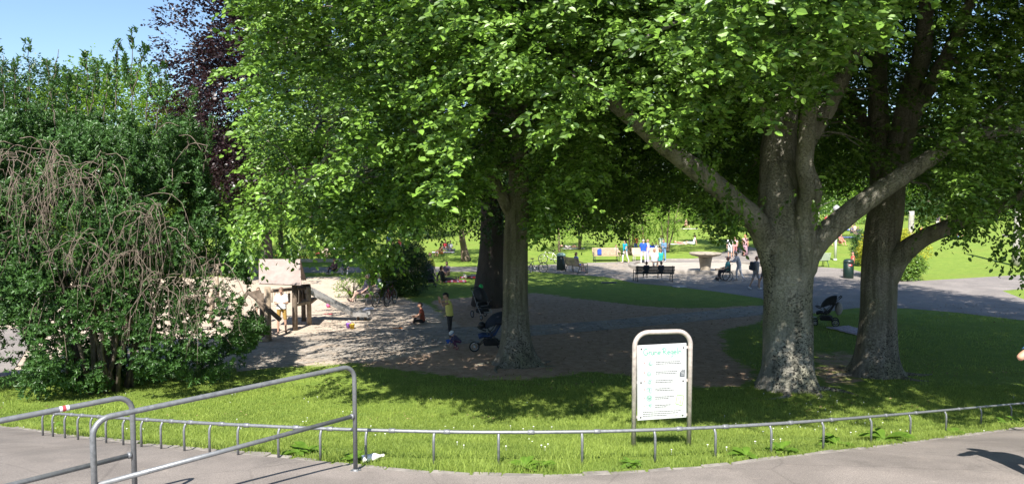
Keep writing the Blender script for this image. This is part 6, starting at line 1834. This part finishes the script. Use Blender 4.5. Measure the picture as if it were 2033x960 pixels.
person('bare-chested child standing highest, holding the small tree', G(1277, 500) + Vector((0, 0, .35)), 250, 'armsup', 1.45, SKT, None, ((.4, .35, .1), .8), None, (.04, .02, .015), vox=.028, group=GB)
person('child in a bright blue shirt behind the right end of the pale bench', G(1295, 503), 200, 'ground', 1.5, SK, ((.02, .08, .50), .8), ((.05, .07, .2), 2), (.1, .1, .1), (.03, .02, .015), vox=.028, group=GB)
person('child in white next to the one in bright blue', G(1302, 502), 160, 'ground', 1.5, SK, ((.6, .62, .6), .6), ((.5, .5, .5), 1), (.1, .1, .1), (.04, .03, .02), vox=.028, group=GB)
person('person in pale green looking over the bench right of the white-dressed child', G(1312, 502), 190, 'stand', 1.45, SK, ((.42, .5, .4), .6), ((.3, .3, .25), 2), (.1, .1, .1), (.10, .06, .03), vox=.028, group=GB)
person('pale figure sitting on the grass beside the dark trees at the far bench', G(1222, 508), 150, 'ground', 1.5, SK, ((.6, .6, .62), .6), ((.5, .4, .4), 1), (.1, .1, .1), (.1, .05, .03), vox=.03, group=GB)
# wheelchair pair
person('elderly man in teal with a reddish cap sitting in the wheelchair', wc + Vector((.06, 0, 0)), 270, 'chair', 1.70, SK, ((.10, .36, .36), .8), ((.02, .02, .03), 1.9), (.012, .012, .015), (.5, .25, .15), seat=.50, vox=.022, wide=1.1, hat=((.45, .18, .12),))
person('figure in loose white clothes pushing the wheelchair', wc + Vector((.74, .0, 0)), 272, 'push', 1.72, SK, ((.58, .56, .60), 1.8), ((.56, .56, .62), 2), (.5, .45, .45), (.45, .40, .38), vox=.02)
bp_ = G(1500, 574)
person('walker in a grey shirt and pale shorts carrying a dark backpack', bp_, 75, 'walk', 1.74, SK, ((.42, .38, .40), 1.7), ((.38, .36, .42), .85), (.7, .7, .7), (.50, .20, .14), vox=.02)
backpack('dark backpack on the back of the walker in grey', bp_ + Vector((-.21, -.05, .98)), math.radians(-75), (.035, .04, .06), 1.0)
person('second walker in a pale shirt, half hidden behind the forked beech', G(1517, 570), 80, 'walk', 1.72, SKT, ((.45, .40, .42), 1.5), ((.1, .1, .12), .9), (.4, .3, .25), (.20, .08, .04), vox=.022)
person('woman in a long pink patterned dress walking away on the pale path', G(1479, 508), 10, 'walk', 1.68, (.6, .30, .2), ((.45, .25, .26), .4), ((.45, .25, .26), 1), (.4, .2, .15), (.5, .2, .12), skirt=((.32, .20, .24), .95), vox=.026, hairlen=.15)
person('person in white left of the woman in the pink dress', G(1449, 513), 190, 'stand', 1.7, SK, ((.62, .62, .66), .7), ((.6, .6, .6), 1), (.4, .3, .3), (.1, .05, .04), vox=.026)
person('person in pink and white behind the fountain bowl', G(1459, 510), 200, 'walk', 1.6, SK, ((.6, .3, .32), .6), ((.5, .2, .2), 1), (.4, .3, .3), (.1, .05, .04), vox=.026)
GF = 'sunbathers and picnickers on the far lawn'
def far(label, px, py, face, pose, shirt, pants, hair=(.05, .03, .02), H=1.7, **k):
    return person(label, G(px, py), face, pose, H, k.pop('skin', SK), shirt, pants, k.pop('shoes', None), hair, vox=.034, group=GF, **k)
far('sunbather in white lying flat above the green bin with the pale lid', 1130, 493, 90, 'lie', ((.6, .55, .52), .3), ((.6, .56, .55), .4), (.25, .12, .07), skin=(.62, .34, .26))
far('long-haired girl in a white dress sitting on the lawn', 1377, 487, 285, 'legsout', ((.62, .64, .72), .5), ((.62, .64, .72), .9), (.03, .02, .015), hairlen=.3, skirt=((.62, .64, .72), .5))
far('person lying in front of the girl in the white dress', 1355, 485, 90, 'lie', ((.55, .25, .2), .3), ((.6, .6, .6), .5), (.3, .15, .08), skin=(.55, .32, .25))
far('pinkish sunbather sitting farthest up the middle of the lawn', 1361, 452, 150, 'ground', None, ((.5, .2, .2), .5), (.25, .12, .08), skin=(.58, .33, .27))
far('seated young man in a red top behind the bin with the red sticker', 1691, 538, 275, 'chair', ((.60, .10, .10), .3), ((.45, .5, .62), 2), (.03, .02, .015), seat=.35, shoes=(.05, .05, .05))
far('person in coral red sitting on the lawn right of the white post', 1668, 487, 160, 'ground', ((.62, .16, .12), .6), ((.5, .15, .12), 1), (.50, .22, .08))
far('person in pink sitting on the lawn left of the white post', 1643, 488, 170, 'ground', ((.65, .30, .38), .5), ((.6, .4, .45), 1), (.5, .35, .15))
far('man in a dark red T-shirt standing at the end of the pale path', 1641, 456, 200, 'stand', ((.45, .03, .05), .7), ((.05, .05, .07), 2), (.12, .08, .06), shoes=(.03, .03, .03))
far('dark-clothed person at the left of the picnic group', 1690, 466, 150, 'ground', ((.10, .10, .14), .7), ((.12, .1, .15), 1.5), (.35, .22, .14))
far('dark-clothed person at the right of the picnic group', 1704, 467, 220, 'cross', ((.05, .05, .07), .7), ((.3, .15, .22), 1.5), (.2, .14, .1))
far('bare-backed person in the middle of the picnic group', 1697, 463, 10, 'ground', None, ((.05, .05, .1), .6), (.1, .06, .04), skin=(.5, .32, .24))
far('person in blue lying behind the picnic group', 1684, 459, 80, 'lie', ((.10, .18, .45), .6), ((.4, .4, .45), 1), (.1, .06, .04))
far('person in grey-blue lying in the shade at the foot of the yellow shrub', 1818, 548, 300, 'ground', ((.20, .24, .45), 1.6), ((.25, .3, .5), 2), (.1, .06, .04), shoes=(.6, .6, .6))
far('man in white trousers standing on the far right lawn', 1861, 455, 180, 'stand', ((.05, .04, .05), .5), ((.65, .62, .62), 2), (.08, .04, .03), shoes=(.6, .6, .6))
far('bare-chested man sitting next to the man in white trousers', 1873, 457, 220, 'ground', None, ((.2, .1, .1), .6), (.06, .04, .03), skin=(.58, .32, .25))
far('person in orange sitting on the lawn left of the man in white trousers', 1829, 468, 170, 'ground', ((.5, .2, .04), .7), ((.1, .1, .2), 1.5), (.06, .03, .02))
far('dark-haired person with bare back left of the man in white trousers', 1851, 467, 0, 'ground', ((.1, .15, .08), .3), ((.1, .1, .1), 1.5), (.02, .015, .01))
far('tanned person in blue shorts on the lawn below the man in white trousers', 1900, 475, 120, 'ground', None, ((.08, .2, .4), .7), (.04, .02, .015), skin=(.36, .2, .14))
far('person in dark red sitting alone in the sun above the round dark shrub', 796, 493, 190, 'ground', ((.35, .03, .06), .7), ((.3, .3, .32), 1.6), (.05, .03, .02))
far('woman in a white and pink dress sitting beyond the pair below the flower bed', 703, 511, 160, 'ground', ((.62, .48, .52), .4), ((.6, .58, .6), 1), (.10, .05, .03), hairlen=.2)
far('companion in black and white beside the woman in the white and pink dress', 712, 511, 215, 'cross', ((.5, .5, .52), .8), ((.04, .04, .05), 1.5), (.03, .02, .015))
far('person in pinkish red lying left of the upright pale board', 634, 507, 80, 'lie', ((.60, .06, .12), .7), ((.55, .1, .15), 1), (.10, .05, .03))
far('man in red at the left of the group near the leaning tree', 885, 500, 200, 'ground', ((.5, .04, .06), .7), ((.4, .4, .42), 1.5), (.25, .12, .06))
far('pale-shirted companion of the man in red near the leaning tree', 893, 499, 150, 'cross', ((.62, .60, .62), .7), ((.2, .2, .25), 1.5), (.06, .04, .03))
far('bather in orange sitting nearest the path in the group near the leaning tree', 877, 508, 230, 'ground', None, ((.55, .15, .05), .5), (.10, .06, .04), skin=(.62, .30, .2))
far('person in dark blue sitting by the low bush left of the sunny lawn', 770, 487, 120, 'ground', ((.03, .08, .25), .7), ((.3, .15, .1), 1.5), (.08, .05, .04))
person('child in red under the climbing beams left of the play tower', G(490, 661), 60, 'crouch', 1.05, SK, ((.35, .02, .03), 1.2), ((.03, .04, .14), 1.9), (.1, .1, .2), (.06, .03, .02), child=1.35, vox=.024)
person('child with bare legs on the climbing beams behind the bush', G(503, 650) + Vector((0, .6, .25)), 150, 'stand', 1.15, SKP, ((.45, .5, .4), .6), ((.35, .4, .3), .6), None, (.1, .06, .03), child=1.25, vox=.024)
person('walker in a light blue shirt cut off by the right edge of the photo', Vector((5.20, 6.9, ground(5, 6.9))), 0, 'stand', 1.74, (.50, .26, .17), ((.10, .24, .55), .78), ((.06, .07, .12), 2), (.3, .3, .3), (.08, .05, .03), over=dict(ua=((-1.1, .0, -.85), (.2, .1, -1)), fa=((.9, .5, .35), (-.1, .3, -1))))
